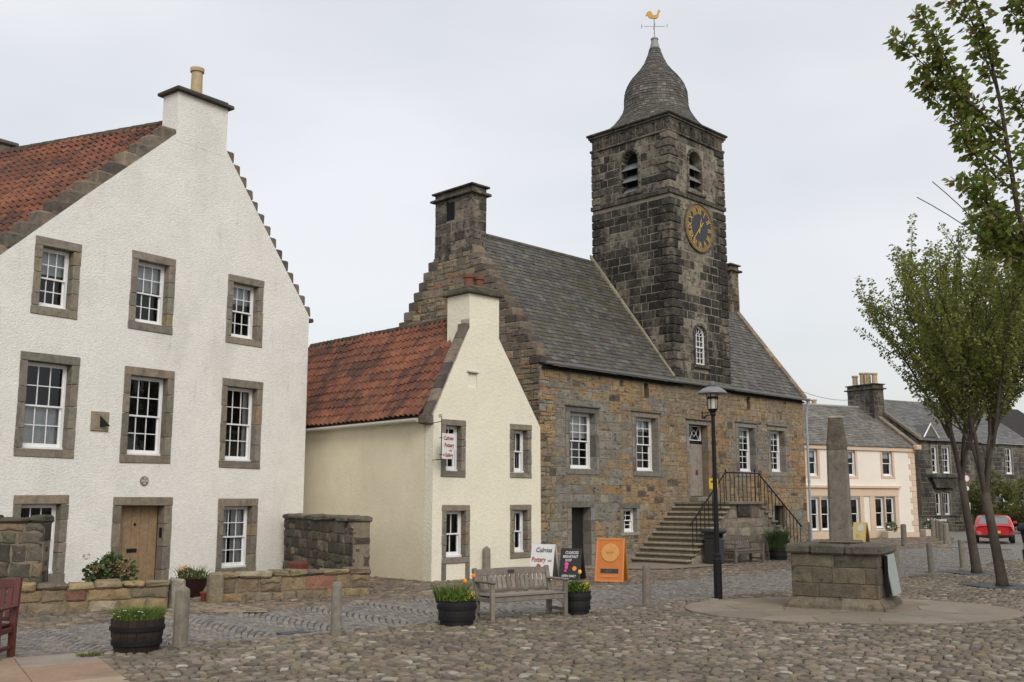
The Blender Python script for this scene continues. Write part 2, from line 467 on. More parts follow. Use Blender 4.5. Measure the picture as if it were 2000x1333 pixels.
CPAL = [((.158, .128, .092), 10), ((.142, .122, .096), 8), ((.165, .128, .096), 4), ((.215, .182, .142), 7), ((.095, .079, .061), 6), ((.165, .138, .085), 3), ((.30, .27, .225), 1.2), ((.145, .104, .080), 1)]
def pick(pal):
    t = U(0, sum(p[1] for p in pal))
    for c, w in pal:
        t -= w
        if t <= 0: return c
    return pal[-1][0]
def keepA(c):
    return in_view(*c, 2.8) and inpoly(c, SQUARE) and not (abs(c[0]-11.72) < .8 and abs(c[1]-25.0) < .8) and not (abs(c[0]-13.13) < .8 and abs(c[1]-29.55) < .8) and not in_ring(c, .06) and not inpoly(c, SLABS)
cl = cells(-10, 22, 8.2, 39, .158, keepA, jit=.40)
cl.sort(key=lambda q: q[0][1])
near_stones = MB()
cnt = 0
for c, pl in cl:
    far = c[1] > 21
    p = shrink(pl, U(.009, .019))
    if not far: p = chaikin(p)
    p = [(x+U(-.004, .004), y+U(-.004, .004)) for x, y in p]
    col = vcol(pick(CPAL), .2, .05); h = U(.006, .026)
    if not far and cnt < 300 and abs(c[0]) < .50*c[1] and c[1] > 9.75:
        m1 = MB(); dome(m1, p, h, col=col, tilt=(U(-.06, .06), U(-.06, .06)))
        m1.build("cobble", M_COBBLE, square, smooth=True); cnt += 1
    else:
        dome(near_stones, p, h, col=col, tilt=(U(-.06, .06), U(-.06, .06)), simple=far)
stuff(near_stones.build("cobble_field", M_COBBLE, square, smooth=True))
def keepB(c): return in_view(*c, 2.8) and inpoly(c, FORE)
fb = MB()
BPAL = [((.165, .130, .095), 10), ((.145, .122, .098), 7), ((.20, .158, .112), 5), ((.098, .082, .066), 5), ((.17, .115, .09), 2), ((.25, .21, .165), 1.2)]
for c, pl in cells(-12, 18, 13.5, 47, .20, keepB, rng=random.Random(8)):
    dome(fb, shrink(pl, U(.008, .016)), U(.006, .028), col=vcol(pick(BPAL), .2, .05), tilt=(U(-.06, .06), U(-.06, .06)), simple=True)
stuff(fb.build("cobble_verge", M_COBBLE, square, smooth=True))
fb = MB()
for c, pl in cells(12, 28, 43, 67, .27, lambda c: inpoly(c, FARC), rng=random.Random(9)):
    dome(fb, shrink(pl, .015), U(.006, .03), z0=-.03, col=vcol(pick(BPAL), .2, .05), simple=True)
stuff(fb.build("cobble_field", M_COBBLE, farcob, smooth=True))

# setts laid in segmental arcs along the street
sb = MB(); ax, ay = .770, .638; px_, py_ = -ay, ax
Wd, Ht = 1.25, .34
SPAL = [((.185, .172, .158), 8), ((.152, .142, .134), 6), ((.23, .212, .19), 4), ((.12, .113, .106), 3), ((.195, .165, .138), 3)]
for a in range(-4, 32):
    for r in range(-75, 130):
        n = 13
        for k in range(n):
            f = (k+.5+(.5 if r & 1 else 0))/n
            if f > 1: continue
            s_ = (a+f)*Wd; arch = Ht*(1-(2*f-1)**2); t_ = r*.108+arch
            x = -6.44+ax*s_+px_*t_; y = 13.75+ay*s_+py_*t_
            if not in_view(x, y, 2.2) or y > 47 or not inpoly((x, y), STREET): continue
            th = math.atan2(ay, ax)+math.atan(-4*Ht*(2*f-1)/Wd)
            hw, hd = U(.040, .047)*1.0, U(.040, .046); z1 = U(-.008, .004); col = vcol(pick(SPAL), .15, .03)
            c_, s2 = cos(th), sin(th); vs = []
            for kk, zz in ((1, -.022), (.80, z1)):
                for qx, qy in ((-1, -1), (1, -1), (1, 1), (-1, 1)):
                    lx, ly = qx*hw*kk, qy*hd*kk; vs.append((x+lx*c_-ly*s2, y+lx*s2+ly*c_, zz))
            sb.add(vs, [(4, 5, 6, 7), (0, 1, 5, 4), (1, 2, 6, 5), (2, 3, 7, 6), (3, 0, 4, 7)], col)
stuff(sb.build("sett_paving", M_SETT, street))
# line of edging setts along the near kerb
eb = MB()
for i in range(len(STREET_NEAR)-2):
    a, b = Vector(STREET_NEAR[i]), Vector(STREET_NEAR[i+1]); d = (b-a); n = int(d.length/.21); d.normalize(); q = Vector((-d.y, d.x))
    for k in range(n):
        p = a+d*(k*.21+.1)
        if not in_view(p.x, p.y): continue
        pl = [p+d*sx*.098+q*sy*.055+Vector((U(-.008, .008), U(-.008, .008))) for sx, sy in ((-1, -1), (1, -1), (1, 1), (-1, 1))]
        dome(eb, [tuple(v) for v in pl], U(.004, .016), col=vcol(pick(SPAL), .2, .04), simple=True)
stuff(eb.build("kerb_setts", M_SETT, street))

# paved ring round the market cross, flag by flag
ring_ = struct(sheet("paved_circle", [(RCX+RRX*cos(t*pi/24), RCY+RRY*sin(t*pi/24)) for t in range(48)], -.012, surf("flag_joint", (.13, .105, .08), rough=.95)))
def flag(poly, parent, pal, z0=-.03, h=.022, g=.010):
    m1 = MB(); p = shrink(poly, g); n = len(p)
    q = shrink(p, .012); z = h+U(-.004, .004)
    vs = [(a, b, z0) for a, b in p]+[(a, b, z-.006) for a, b in p]+[(a, b, z) for a, b in q]
    fs = [tuple(range(2*n, 3*n))]
    for i in range(n):
        k = (i+1) % n; fs += [(i, k, n+k, n+i), (n+i, n+k, 2*n+k, 2*n+i)]
    m1.add(vs, fs, vcol(pick(pal), .09, .03)); return m1.build("flagstone", M_FLAG, parent)
FPAL = [((.215, .180, .135), 5), ((.228, .195, .15), 5), ((.20, .162, .12), 4), ((.222, .172, .125), 2)]
ell = [(RCX+RRX*cos(t*pi/32), RCY+RRY*sin(t*pi/32)) for t in range(64)]
for c, pl in cells(RCX-3.4, RCX+3.4, RCY-2.8, RCY+2.8, 1.15, lambda c: True, jit=.22, rng=random.Random(3)):
    p = pl
    for i in range(64):
        t = (i+.5)*pi/32; nx, ny = cos(t)/RRX, sin(t)/RRY
        p = clip(p, RCX+RRX*cos(t)*.999, RCY+RRY*sin(t)*.999, nx, ny)
        if len(p) < 3: break
    if len(p) >= 3 and max(q[0] for q in p)-min(q[0] for q in p) > .15: flag(p, ring_, FPAL, z0=-.02, g=.006)
# sandstone slabs under the red bench
slabs = struct(sheet("stone_pavement", SLABS, -.014, M_SOIL))
ex, ey = .513, -.858; fx, fy = -.830, -.557
O2 = Vector((-5.62, 14.16)); SP2 = [((.30, .21, .145), 4), ((.24, .21, .18), 4), ((.31, .245, .18), 3), ((.27, .185, .13), 2)]
for r in range(4):
    t0 = 0
    for k in range(5):
        w = U(.85, 1.35); t1 = t0+w
        pl = [O2+Vector((ex*a+fx*b, ey*a+fy*b)) for a, b in ((t0, r*.95), (t0, r*.95+.95), (t1, r*.95+.95), (t1, r*.95))]
        t0 = t1
        if not any(in_view(p.x, p.y, 1.2) for p in pl): continue
        flag([(p.x, p.y) for p in pl], slabs, SP2, z0=-.03, h=.02, g=.007)
# flag threshold in front of the garden gate
thr = struct(sheet("gate_threshold", [(-6.6, 20.3), (-5.5, 19.15), (-4.45, 19.15), (-4.6, 19.75), (-5.6, 20.9), (-6.2, 21.1)], .012, surf("path_stone", (.25, .195, .135), var=.2, scale=2, rough=.9)))
thr2 = struct(sheet("stair_forecourt", [(2.2, 32.6), (1.6, 31.2), (4.6, 31.0), (7.2, 33.2), (5.8, 34.3), (4.2, 34.3)], .030, surf("stair_path_stone", (.22, .185, .14), var=.2, scale=1, rough=.9)))

# moss and weeds rooted in the joints
mw = MB()
for _ in range(2600):
    x, y = U(-7, 16), U(9.6, 34)
    if not in_view(x, y, 0) or in_ring((x, y), .02) or inpoly((x, y), SLABS): continue
    edge = min(abs((x-a[0])*(b[1]-a[1])-(y-a[1])*(b[0]-a[0]))/math.hypot(b[0]-a[0], b[1]-a[1]) for a, b in zip(STREET_NEAR, STREET_NEAR[1:]) if a[0]-.5 < x < b[0]+.5) if STREET_NEAR[0][0] < x < STREET_NEAR[-1][0] else 9
    if mnoise.noise(Vector((x*.5, y*.5, 2.2))) < .22 and edge > .14: continue
    if inpoly((x, y), STREET) and edge > .14: continue
    for _k in range(4):
        a = U(0, 2*pi); hh = U(.012, .035); w = .010; c = vcol(pick([((.085, .095, .03), 4), ((.11, .11, .04), 2), ((.06, .065, .025), 3)]), .25); bx, by = x+U(-.03, .03), y+U(-.03, .03)
        mw.add([(bx-w*cos(a), by-w*sin(a), -.01), (bx+w*cos(a), by+w*sin(a), -.01), (bx+U(-.015, .015), by+U(-.015, .015), hh)], [(0, 1, 2)], c)
stuff(mw.build("joint_weeds", surf("joint_weed", None, var=.2, rough=.8, bump=0), square))
# ================================================================ building kit (local frame: x along the front, y into the building, z up)
def face_rz(deg): return radians(90-deg)
def wall_solid(outline, holes, ext, reveal, front=True, back=True):
    mb = MB(); pts = list(outline)
    tess = geometry.tessellate_polygon([[Vector((p[0], p[1], 0)) for p in outline]]+[[Vector((p[0], p[1], 0)) for p in h] for h in holes])
    for h in holes: pts += list(h)
    fs = []
    for a, b, c in tess:
        A, B, C = pts[a], pts[b], pts[c]
        if (B[0]-A[0])*(C[1]-A[1])-(B[1]-A[1])*(C[0]-A[0]) < 0: b, c = c, b
        fs.append((a, b, c))
    if front: mb.add([(p[0], 0, p[1]) for p in pts], fs)
    n = len(outline)
    vs = [(p[0], 0, p[1]) for p in outline]+[(p[0]+ext[0], ext[1], p[1]) for p in outline]
    mb.add(vs, [((i+1) % n, i, n+i, n+(i+1) % n) for i in range(n)]+([tuple(range(2*n-1, n-1, -1))] if back else []))
    for h in holes:
        m = len(h)
        mb.add([(p[0], 0, p[1]) for p in h]+[(p[0], reveal, p[1]) for p in h], [(i, (i+1) % m, m+(i+1) % m, m+i) for i in range(m)])
    return mb
def rect(u0, u1, z0, z1, g=0.0): return [(u0-g, z0-g), (u1+g, z0-g), (u1+g, z1+g), (u0-g, z1+g)]
TPAL = [((.205, .182, .148), 6), ((.185, .166, .138), 5), ((.225, .195, .148), 3), ((.23, .185, .12), 1.2), ((.165, .148, .124), 3)]
PANES = {}
def pane(parent, u0, u1, z0, z1, y):
    k = (round(u1-u0, 3), round(z1-z0, 3))
    if k not in PANES:
        m1 = MB(); m1.add([(-k[0]/2, 0, -k[1]/2), (k[0]/2, 0, -k[1]/2), (k[0]/2, 0, k[1]/2), (-k[0]/2, 0, k[1]/2)], [(0, 1, 2, 3)]); PANES[k] = m1.mesh("pane", M_GLASS)
    return put("pane", PANES[k], parent, ((u0+u1)/2, y, (z0+z1)/2))
def surround(parent, u0, u1, z0, z1, sl, sr, st, sb, depth, proud=.02, pal=TPAL, mat=None, nj=4, lintel_ext=True, sill=True):
    mat = mat or M_TRIM; yb = depth-.02
    m1 = MB(); c = vcol(pick(pal), .12, .04)
    m1.cbox(u0-sl, u1+sr, -proud-.004, yb, z1, z1+st, .012, c, .008); m1.build("lintel", mat, parent)
    if sill:
        m1 = MB(); m1.cbox(u0-sl, u1+sr, -proud-.006, yb, z0-sb, z0, .012, vcol(pick(pal), .12, .04), .008); m1.build("sill", mat, parent)
    zb = z0 if sill else z0-sb
    for s in (0, 1):
        cuts = [zb]; h = z1-zb
        for i in range(nj-1): cuts.append(zb+h*(i+1+U(-.22, .22))/nj)
        cuts.append(z1)
        for a, b in zip(cuts, cuts[1:]):
            m1 = MB(); w = (sl if s == 0 else sr)*U(.95, 1.03)
            x0, x1 = (u0-w, u0) if s == 0 else (u1, u1+w)
            m1.cbox(x0, x1, -proud+U(-.004, .004), yb, a+.004, b-.004, .010, vcol(pick(pal), .14, .05), .004)
            m1.build("jamb_stone", mat, parent)
def window(parent, u0, u1, z0, z1, cols=3, rows=4, depth=.20, sur=None, curtain=0.0, blind=0.0, mat=None, name="window", nj=4, pal=TPAL, smat=None, fr=.085, label=None, sill=True):
    """sash window filling the clear opening; rows counted over both sashes"""
    mb = MB(); y = depth; zm = z0+(z1-z0)*.5
    bt = .022
    mb.box(u0, u0+fr*.55, y-.02, y+.10, z0, z1); mb.box(u1-fr*.55, u1, y-.02, y+.10, z0, z1)
    mb.box(u0, u1, y-.021, y+.101, z1-fr*.5, z1); mb.box(u0-.01, u1+.01, y-.05, y+.102, z0, z0+.05)
    a0, a1 = u0+fr*.5, u1-fr*.5
    w = bpy.data.objects.new(name, None); 
    panes = []
    for up in (0, 1):
        b0, b1 = (zm-.02, z1-fr*.45) if up else (z0+.045, zm+.02)
        yy = y if up else y+.045
        st, rt, rb = .045, .045, (.04 if up else .085)
        mb.box(a0, a0+st, yy, yy+.04, b0, b1); mb.box(a1-st, a1, yy, yy+.04, b0, b1)
        mb.box(a0+st, a1-st, yy+.001, yy+.041, b1-(rt if up else .04), b1); mb.box(a0+st, a1-st, yy+.001, yy+.041, b0, b0+rb)
        x0, x1, q0, q1 = a0+st, a1-st, b0+rb, b1-(rt if up else .04); nr = rows//2
        for i in range(1, cols):
            xx = lerp(x0, x1, i/cols); mb.box(xx-bt/2, xx+bt/2, yy+.005, yy+.035, q0, q1)
        for i in range(1, nr):
            zz = lerp(q0, q1, i/nr); mb.box(x0, x1, yy+.007, yy+.033, zz-bt/2, zz+bt/2)
        for i in range(cols):
            for k in range(nr):
                panes.append((lerp(x0, x1, i/cols), lerp(x0, x1, (i+1)/cols), lerp(q0, q1, k/nr), lerp(q0, q1, (k+1)/nr), yy+.02))
    bpy.data.objects.remove(w)
    w = mb.build(name, mat or M_WHITE, parent)
    if label: w["label"] = label
    for p in panes: pane(w, *p)
    m1 = MB(); y1 = y+.60
    m1.add([(u0-.3, y+.11, z0-.3), (u1+.3, y+.11, z0-.3), (u1+.3, y+.11, z1+.3), (u0-.3, y+.11, z1+.3), (u0-.3, y1, z0-.3), (u1+.3, y1, z0-.3), (u1+.3, y1, z1+.3), (u0-.3, y1, z1+.3)],
           [(4, 5, 6, 7), (0, 1, 5, 4), (1, 2, 6, 5), (2, 3, 7, 6), (3, 0, 4, 7)])
    m1.build("room", M_ROOM, w)
    def cloth(nm, za, zb_, x0, x1, yy, amp):
        m1 = MB(); n = 22; vs = []
        for i in range(n+1):
            x = lerp(x0, x1, i/n); dy = amp*sin(i*1.9)+U(-.006, .006); vs += [(x, yy+dy, za), (x+U(-.01, .01), yy+dy*.7, zb_)]
        m1.add(vs, [(2*i, 2*i+2, 2*i+3, 2*i+1) for i in range(n)]); m1.build(nm, M_CURTAIN, w, True)
    if curtain > 0: cloth("curtain", z0, lerp(z0, z1, curtain), u0, u1, y+.17, .022)
    if curtain < 0:
        cloth("curtain", z0, z1, u0, lerp(u0, u1, -curtain), y+.17, .025); cloth("curtain", z0, z1, lerp(u1, u0, -curtain), u1, y+.17, .025)
    if blind > 0: cloth("blind", lerp(z1, z0, blind), z1, u0, u1, y+.14, .002)
    if sur: surround(w, u0, u1, z0, z1, *sur, depth, nj=nj, pal=pal, mat=smat, sill=sill)
    return w
def rubble(u0, u1, z0, z1, holes, rh=(.17, .34), sw=(.24, .62), rng=None, jit=.022, gap=.010, outline=None):
    """courses of uneven stones as polygons; outline = convex (x,z) boundary"""
    rng = rng or RND; res = []; z = z0
    while z < z1-.06:
        h = rng.uniform(*rh)
        if z1-(z+h) < .12: h = z1-z
        zb, zt = z, z+h; zm = (zb+zt)/2
        spans = [(u0, u1)]
        for (a, b, c, d) in holes:
            if c-.02 < zm < d+.02:
                ns = []
                for s, e in spans:
                    if b <= s or a >= e: ns.append((s, e)); continue
                    if a > s: ns.append((s, a))
                    if b < e: ns.append((b, e))
                spans = ns
        for s, e in spans:
            x = s
            while x < e-.02:
                w = rng.uniform(*sw)*(1 if rng.random() > .2 else 1.35)
                if e-(x+w) < sw[0]*.6: w = e-x
                parts = [(zb, zt)]
                if h > rh[0]*1.5 and rng.random() < .28 and w < sw[1]: zc = lerp(zb, zt, rng.uniform(.4, .6)); parts = [(zb, zc), (zc, zt)]
                for q0, q1 in parts:
                    p = [(x+gap, q0+gap), (x+w*.5, q0+gap), (x+w-gap, q0+gap), (x+w-gap, (q0+q1)/2), (x+w-gap, q1-gap), (x+w*.5, q1-gap), (x+gap, q1-gap), (x+gap, (q0+q1)/2)]
                    p = [(a+rng.uniform(-jit, jit)*.6, b+rng.uniform(-jit, jit)*.6) for a, b in p]
                    if outline:
                        n = len(outline)
                        for i in range(n):
                            A, B = outline[i], outline[(i+1) % n]; nx, nz = B[1]-A[1], -(B[0]-A[0])
                            p = clip(p, A[0], A[1], nx, nz)
                            if len(p) < 3: break
                    if len(p) >= 3:
                        xs = [q[0] for q in p]; zs = [q[1] for q in p]
                        if max(xs)-min(xs) > .05 and max(zs)-min(zs) > .04: res.append(p)
                x += w
        z += h
    return res
def area(p): return abs(sum(p[i][0]*p[(i+1) % len(p)][1]-p[(i+1) % len(p)][0]*p[i][1] for i in range(len(p))))/2
def lay(parent, polys, colf, m=None, limit=300, mat=None, yf=(-.022, -.004), yb=.05, bev=.014, name="stone", rest="stone_infill", ctr=.006):
    """first `limit` largest as objects of their own, the others joined"""
    mat = mat or M_STONE
    polys = sorted(polys, key=lambda p: -area(p)); rest_mb = MB(m)
    for i, p in enumerate(polys):
        cx = sum(q[0] for q in p)/len(p); cz = sum(q[1] for q in p)/len(p)
        mb = MB(m) if i < limit else rest_mb
        mb.stone(p, U(*yf), yb, bev, colf(cx, cz), ctr*U(0, 1))
        if i < limit: mb.build(name, mat, parent)
    if len(polys) > limit: stuff(rest_mb.build(rest, mat, parent))
PT_COL = [(.085, .041, .031), (.115, .048, .034), (.143, .056, .036), (.160, .061, .037), (.168, .068, .044), (.180, .064, .038), (.195, .074, .043), (.215, .090, .052)]
def tile_geo(w, l):
    prof = [(0, .014), (.12*w, .058), (.28*w, .072), (.44*w, .044), (.62*w, .004), (.82*w, .000), (1.02*w, .024)]
    L_ = l*1.22; vs = []
    for x, z in prof: vs += [(x, 0-.22*l, z-.012), (x, l, z+.030), (x, l, z+.006)]
    fs = []
    for i in range(len(prof)-1):
        a, b = 3*i, 3*i+3; fs += [(a, a+1, b+1, b), (a+1, a+2, b+2, b+1)]
    return vs, fs
def pantiles(parent, O, S, D, nS, nD, w, l, limit, skip=None, key=None):
    O, S, D = Vector(O), Vector(S).normalized(), Vector(D).normalized(); N = S.cross(D)
    if N.z < 0: N = -N
    vs, fs = tile_geo(w, l); meshes = []
    for c in PT_COL:
        m1 = MB(); m1.add(vs, fs, c); meshes.append(m1.mesh("pantile", M_PANTILE))
    cand = [(i, j) for i in range(nS) for j in range(nD) if not (skip and skip(i, j))]
    if key: cand.sort(key=key)
    rest = MB()
    for q, (i, j) in enumerate(cand):
        p = O+S*(i*w)+D*(j*l)+N*(U(0, .010)+.05*mnoise.noise(Vector((i*.16, j*.2, nS))))+D*(.03*mnoise.noise(Vector((i*.2, 3.3, nS)))+(U(.02, .06) if U(0, 1) < .02 else 0))
        k = min(len(PT_COL)-1, max(0, int((mnoise.noise(Vector((i*.22, j*.3, 1.7*nS)))*.9+.5+U(-.45, .45))*len(PT_COL)))); a = U(-.018, .018)
        mat = Matrix((S*cos(a)+D*sin(a), D*cos(a)-S*sin(a), N)).transposed().to_4x4(); mat.translation = p
        if q < limit:
            o = bpy.data.objects.new("pantile", meshes[k]); COL.objects.link(o); o.parent = parent; o.matrix_local = mat
        else:
            rest.m = mat; rest.add(vs, fs, PT_COL[k])
    if len(cand) > limit: stuff(rest.build("pantile_field", M_PANTILE, parent))
SL_PAL = [((.078, .076, .072), 6), ((.098, .094, .084), 5), ((.060, .059, .059), 4), ((.120, .115, .103), 2), ((.085, .077, .058), 2)]
def slates(parent, O, S, D, lenS, lenD, ex=.165, w=.24, keep=None, pal=SL_PAL, name="slate_courses"):
    O, S, D = Vector(O), Vector(S).normalized(), Vector(D).normalized(); N = S.cross(D)
    if N.z < 0: N = -N
    mb = MB(); nr = int(lenD/ex)+1
    for r in range(nr):
        t0 = r*ex; e2 = ex; s = -U(0, w)
        while s < lenS:
            ww = w*U(.75, 1.3); a, b = max(0, s), min(lenS, s+ww-.008); s += ww
            if b-a < .03 or (keep and not keep((a+b)/2, t0+ex*.5)): continue
            t1 = min(lenD+.03, t0+e2+U(-.012, .012)); lift = U(.020, .032)
            P = lambda x, y, z: tuple(O+S*x+D*y+N*z)
            mb.add([P(a, t0-.06, .001), P(b, t0-.06, .001), P(b, t1, lift), P(a, t1, lift), P(b, t1, lift-.02), P(a, t1, lift-.02)],
                   [(0, 1, 2, 3), (3, 2, 4, 5)], vcol(pick(pal), .18, .04))
    return stuff(mb.build(name, M_SLATE, parent))
def chimney_pot(parent, x, y, z, h, r, m, name="chimney_pot"):
    mb = MB(); mb.lathe([(r*1.15, z), (r*1.15, z+.06), (r*.95, z+.08), (r*.9, z+h-.12), (r*1.12, z+h-.10), (r*1.15, z+h), (r*.85, z+h), (r*.8, z+h-.2), (0, z+h-.2)], 16, x, y)
    return mb.build(name, m, parent, False)
# ================================================================ white gabled house on the left
wh = thing("white_house", "tall white harled house with crow-stepped gable and red pantile roof", "house", (-6.0, 29.3, 0), face_rz(36.5))
EX = (-.240, .970); WLEN = 13.0
APX, RZ_ = -4.05, 12.1
OUT = [(-9.15, -.1), (.14, -.1), (.13, 7.34), (-3.05, 11.50), (-3.06, 11.9), (-4.62, 11.9), (-4.62, 11.50), (-7.0, 9.27), (-9.15, 7.20)]
WINS = {  # outer edges of the stone surround
 'T1': (-8.185, -7.055, 6.21, 8.01), 'T2': (-5.72, -4.455, 6.19, 8.155), 'T3': (-2.80, -1.567, 6.20, 8.09),
 'M1': (-8.33, -6.91, 2.98, 5.33), 'M2': (-5.74, -4.315, 2.93, 5.265), 'M3': (-2.84, -1.475, 2.88, 5.245),
 'G1': (-8.25, -6.95, .20, 2.145), 'G3': (-2.80, -1.49, .08, 2.08)}
SW = .185
DOORW = (-5.83, -4.19, 0.0, 2.115)
holes = []
for k, (a, b, c, d) in WINS.items(): holes.append(rect(a+SW*.4, b-SW*.4, c+SW*.4, d-SW*.4))
holes.append([(DOORW[0]+.08, -.05), (DOORW[1]-.08, -.05), (DOORW[1]-.08, 2.03), (DOORW[0]+.08, 2.03)])
wall = wall_solid(OUT, holes, (0, .42), .25, back=False).build("wall", M_HARL, wh)
bm_ = wall_solid([(-9.10, -.1), (.10, -.1), (.09, 7.0), (APX, RZ_-.25), (-9.1, 6.85)], [], (EX[0]*WLEN, EX[1]*WLEN), .1, front=False); bm_.v = [(x, y+.40, z) for x, y, z in bm_.v]
bm_.build("body", M_HARL, wh)
CUR = {'T1': dict(blind=.42), 'T2': dict(blind=.45), 'T3': dict(blind=.35), 'M1': dict(curtain=.5), 'M2': {}, 'M3': dict(curtain=-.16), 'G1': dict(curtain=.4), 'G3': dict(curtain=-.42)}
for k, (a, b, c, d) in WINS.items():
    window(wh, a+SW, b-SW, c+SW*1.05, d-SW*1.1, 3, 4, .22, (SW, SW, SW*1.1, SW*1.05), **CUR[k])
# plank door in a stone doorway
dm = MB(); du0, du1, dz1 = DOORW[0]+.22, DOORW[1]-.22, 1.90
for i in range(5):
    a = lerp(du0, du1, i/5); dm.cbox(a+.003, lerp(du0, du1, (i+1)/5)-.003, .27, .33, .02, dz1, .006)
door = dm.build("door", M_DOOR, wh)
dm = MB(); dm.box(du0-.2, du1+.2, .34, .36, -.05, dz1+.2); dm.build("door_backing", M_ROOM, door)
dm = MB(); dm.box((du0+du1)/2-.22, (du0+du1)/2+.05, .255, .272, .78, .87); dm.build("letterbox", M_IRON, door)
dm = MB(); dm.lathe([(0, -.03), (.03, -.028), (.032, -.01), (.02, 0), (.02, .03)], 12); me = dm.mesh("door_knob", M_IRON)
o = put("door_knob", me, door, ((du0+du1)/2-.04, .265, 1.45)); o.rotation_euler = (radians(-90), 0, 0)
dm = MB(); dm.box(du1-.012, du1-.002, .06, .16, 1.12, 1.36); dm.build("bell_plate", M_IRON, door)
surround(door, du0, du1, .0, dz1, .22, .22, .215, .1, .28, nj=4, sill=False)
# sundial and round cross plaque
sm = MB(); sm.cbox(-6.545, -6.085, -.035, .02, 3.64, 4.105, .012, (.25, .215, .155)); sdl = sm.build("sundial", M_TRIM, wh)
sm = MB(); sm.add([(-6.33, -.036, 4.02), (-6.30, -.036, 3.74), (-6.17, -.23, 3.76), (-6.325, -.04, 3.74)], [(0, 1, 2), (0, 2, 3), (1, 3, 2), (0, 3, 1)]); sm.build("gnomon", M_IRON, sdl)
sm = MB(); n = 24
sm.m = Matrix.Translation((-5.035, 0, 2.50)) @ Matrix.Rotation(radians(90), 4, 'X')
sm.lathe([(.115, -.01), (.115, .025), (.10, .03), (0, .03)], n, col=(.20, .16, .12)); plq = sm.build("cross_plaque", M_TRIM, wh)
sm = MB(); sm.m = Matrix.Translation((-5.035, -.031, 2.50)) @ Matrix.Rotation(radians(90), 4, 'X')
for q in range(4):
    t = q*pi/2; c_, s_ = cos(t), sin(t)
    R2 = lambda x, y: (x*c_-y*s_, x*s_+y*c_)
    p = [R2(.004, -.006), R2(.088, -.045), R2(.095, 0), R2(.088, .045), R2(.004, .006)]
    sm.flat(p, 0, .012, (.42, .38, .31))
sm.build("cross", M_TRIM, plq)
# chimney
cm = MB(); cm.box(-4.632, -3.048, -.004, .66, 11.30, 12.66); ch = cm.build("chimney", M_HARL, wh)
cm = MB(); cm.cbox(-4.75, -2.93, -.14, .79, 12.66, 12.76, .02, (.06, .056, .048), .012); cm.cbox(-4.64, -3.04, -.03, .68, 12.76, 12.83, .02, (.08, .072, .06), .01); cm.build("cope", M_STONE, ch)
chimney_pot(ch, -3.86, .33, 12.83, .80, .165, M_POT_Y)
# crow steps, one stone each
CS = [((.125, .108, .088), 4), ((.165, .142, .112), 4), ((.085, .075, .065), 3), ((.20, .168, .13), 2)]
def step(x0, x1, z0, z1, y0=.018, y1=.50, parent=wh, pal=CS, b=.035):
    m1 = MB(); m1.cbox(x0, x1, y0, y1, z0, z1, b, vcol(pick(pal), .15, .05), .014); m1.build("crow_step", M_STONE, parent)
n = 14
for i in range(n):                                   # right flank, from the eaves up
    t = (i+.5)/n; u = lerp(.13, -3.05, t); z = lerp(7.34, 11.50, t); r = 4.16/n
    step(u-.30, u+.20, z-r*.52, z+r*.48)
n = 13
for i in range(n):                                   # left flank
    t = (i+.5)/n; u = lerp(-9.15, -4.62, t); z = lerp(7.20, 11.50, t); r = 4.30/n
    step(u-.24, u+.30, z-r*.42, z+r*.86, b=.05)
m1 = MB(); m1.cbox(.02, .36, .02, .50, 7.17, 7.30, .03, (.13, .085, .07), .015); m1.build("skew_putt", M_STONE, wh)
# roof planes
rm = MB(); S3 = Vector((EX[0], EX[1], 0)).normalized(); RL = 12.5
A = Vector((APX, .3, RZ_)); E1 = Vector((-9.45, .3, 6.95)); E2 = Vector((.35, .3, 7.10))
for E_ in (E1, E2):
    q = [A, A+S3*RL, E_+S3*RL, E_]; rm.add([tuple(v) for v in q], [(0, 1, 2, 3)]); 
roof = rm.build("roof", M_SLATEBED, wh)
D3 = (E1-A).normalized(); LD = (E1-A).length
pantiles(roof, A+S3*.05+Vector((0, 0, .02)), S3, D3, 52, 24, .235, LD/24, 300, key=lambda q: (q[0]+q[1]*.35))
rm = MB()
for i in range(26):
    p = A+S3*(.25+i*.47); rm.tube([p+S3*-.235+Vector((0, 0, .0)), p+S3*.25+Vector((0, 0, .012))], .12, 8, vcol((.075, .065, .05), .2))
rm.build("ridge", M_STONE, roof)
# rear chimney stack beyond the roof
bk = Vector((-2.9, 11.9, 0))
cm = MB(); cm.box(bk.x-1.9, bk.x-.2, bk.y-.5, bk.y+.5, 9.5, 13.98, (.17, .155, .12)); ch2 = cm.build("rear_chimney", M_STONE, wh)
cm = MB(); cm.cbox(bk.x-2.0, bk.x-.10, bk.y-.6, bk.y+.6, 13.98, 14.12, .03, (.12, .11, .10)); cm.build("cope", M_STONE, ch2)
chimney_pot(ch2, bk.x-1.25, bk.y, 14.12, .5, .15, M_POT_R)
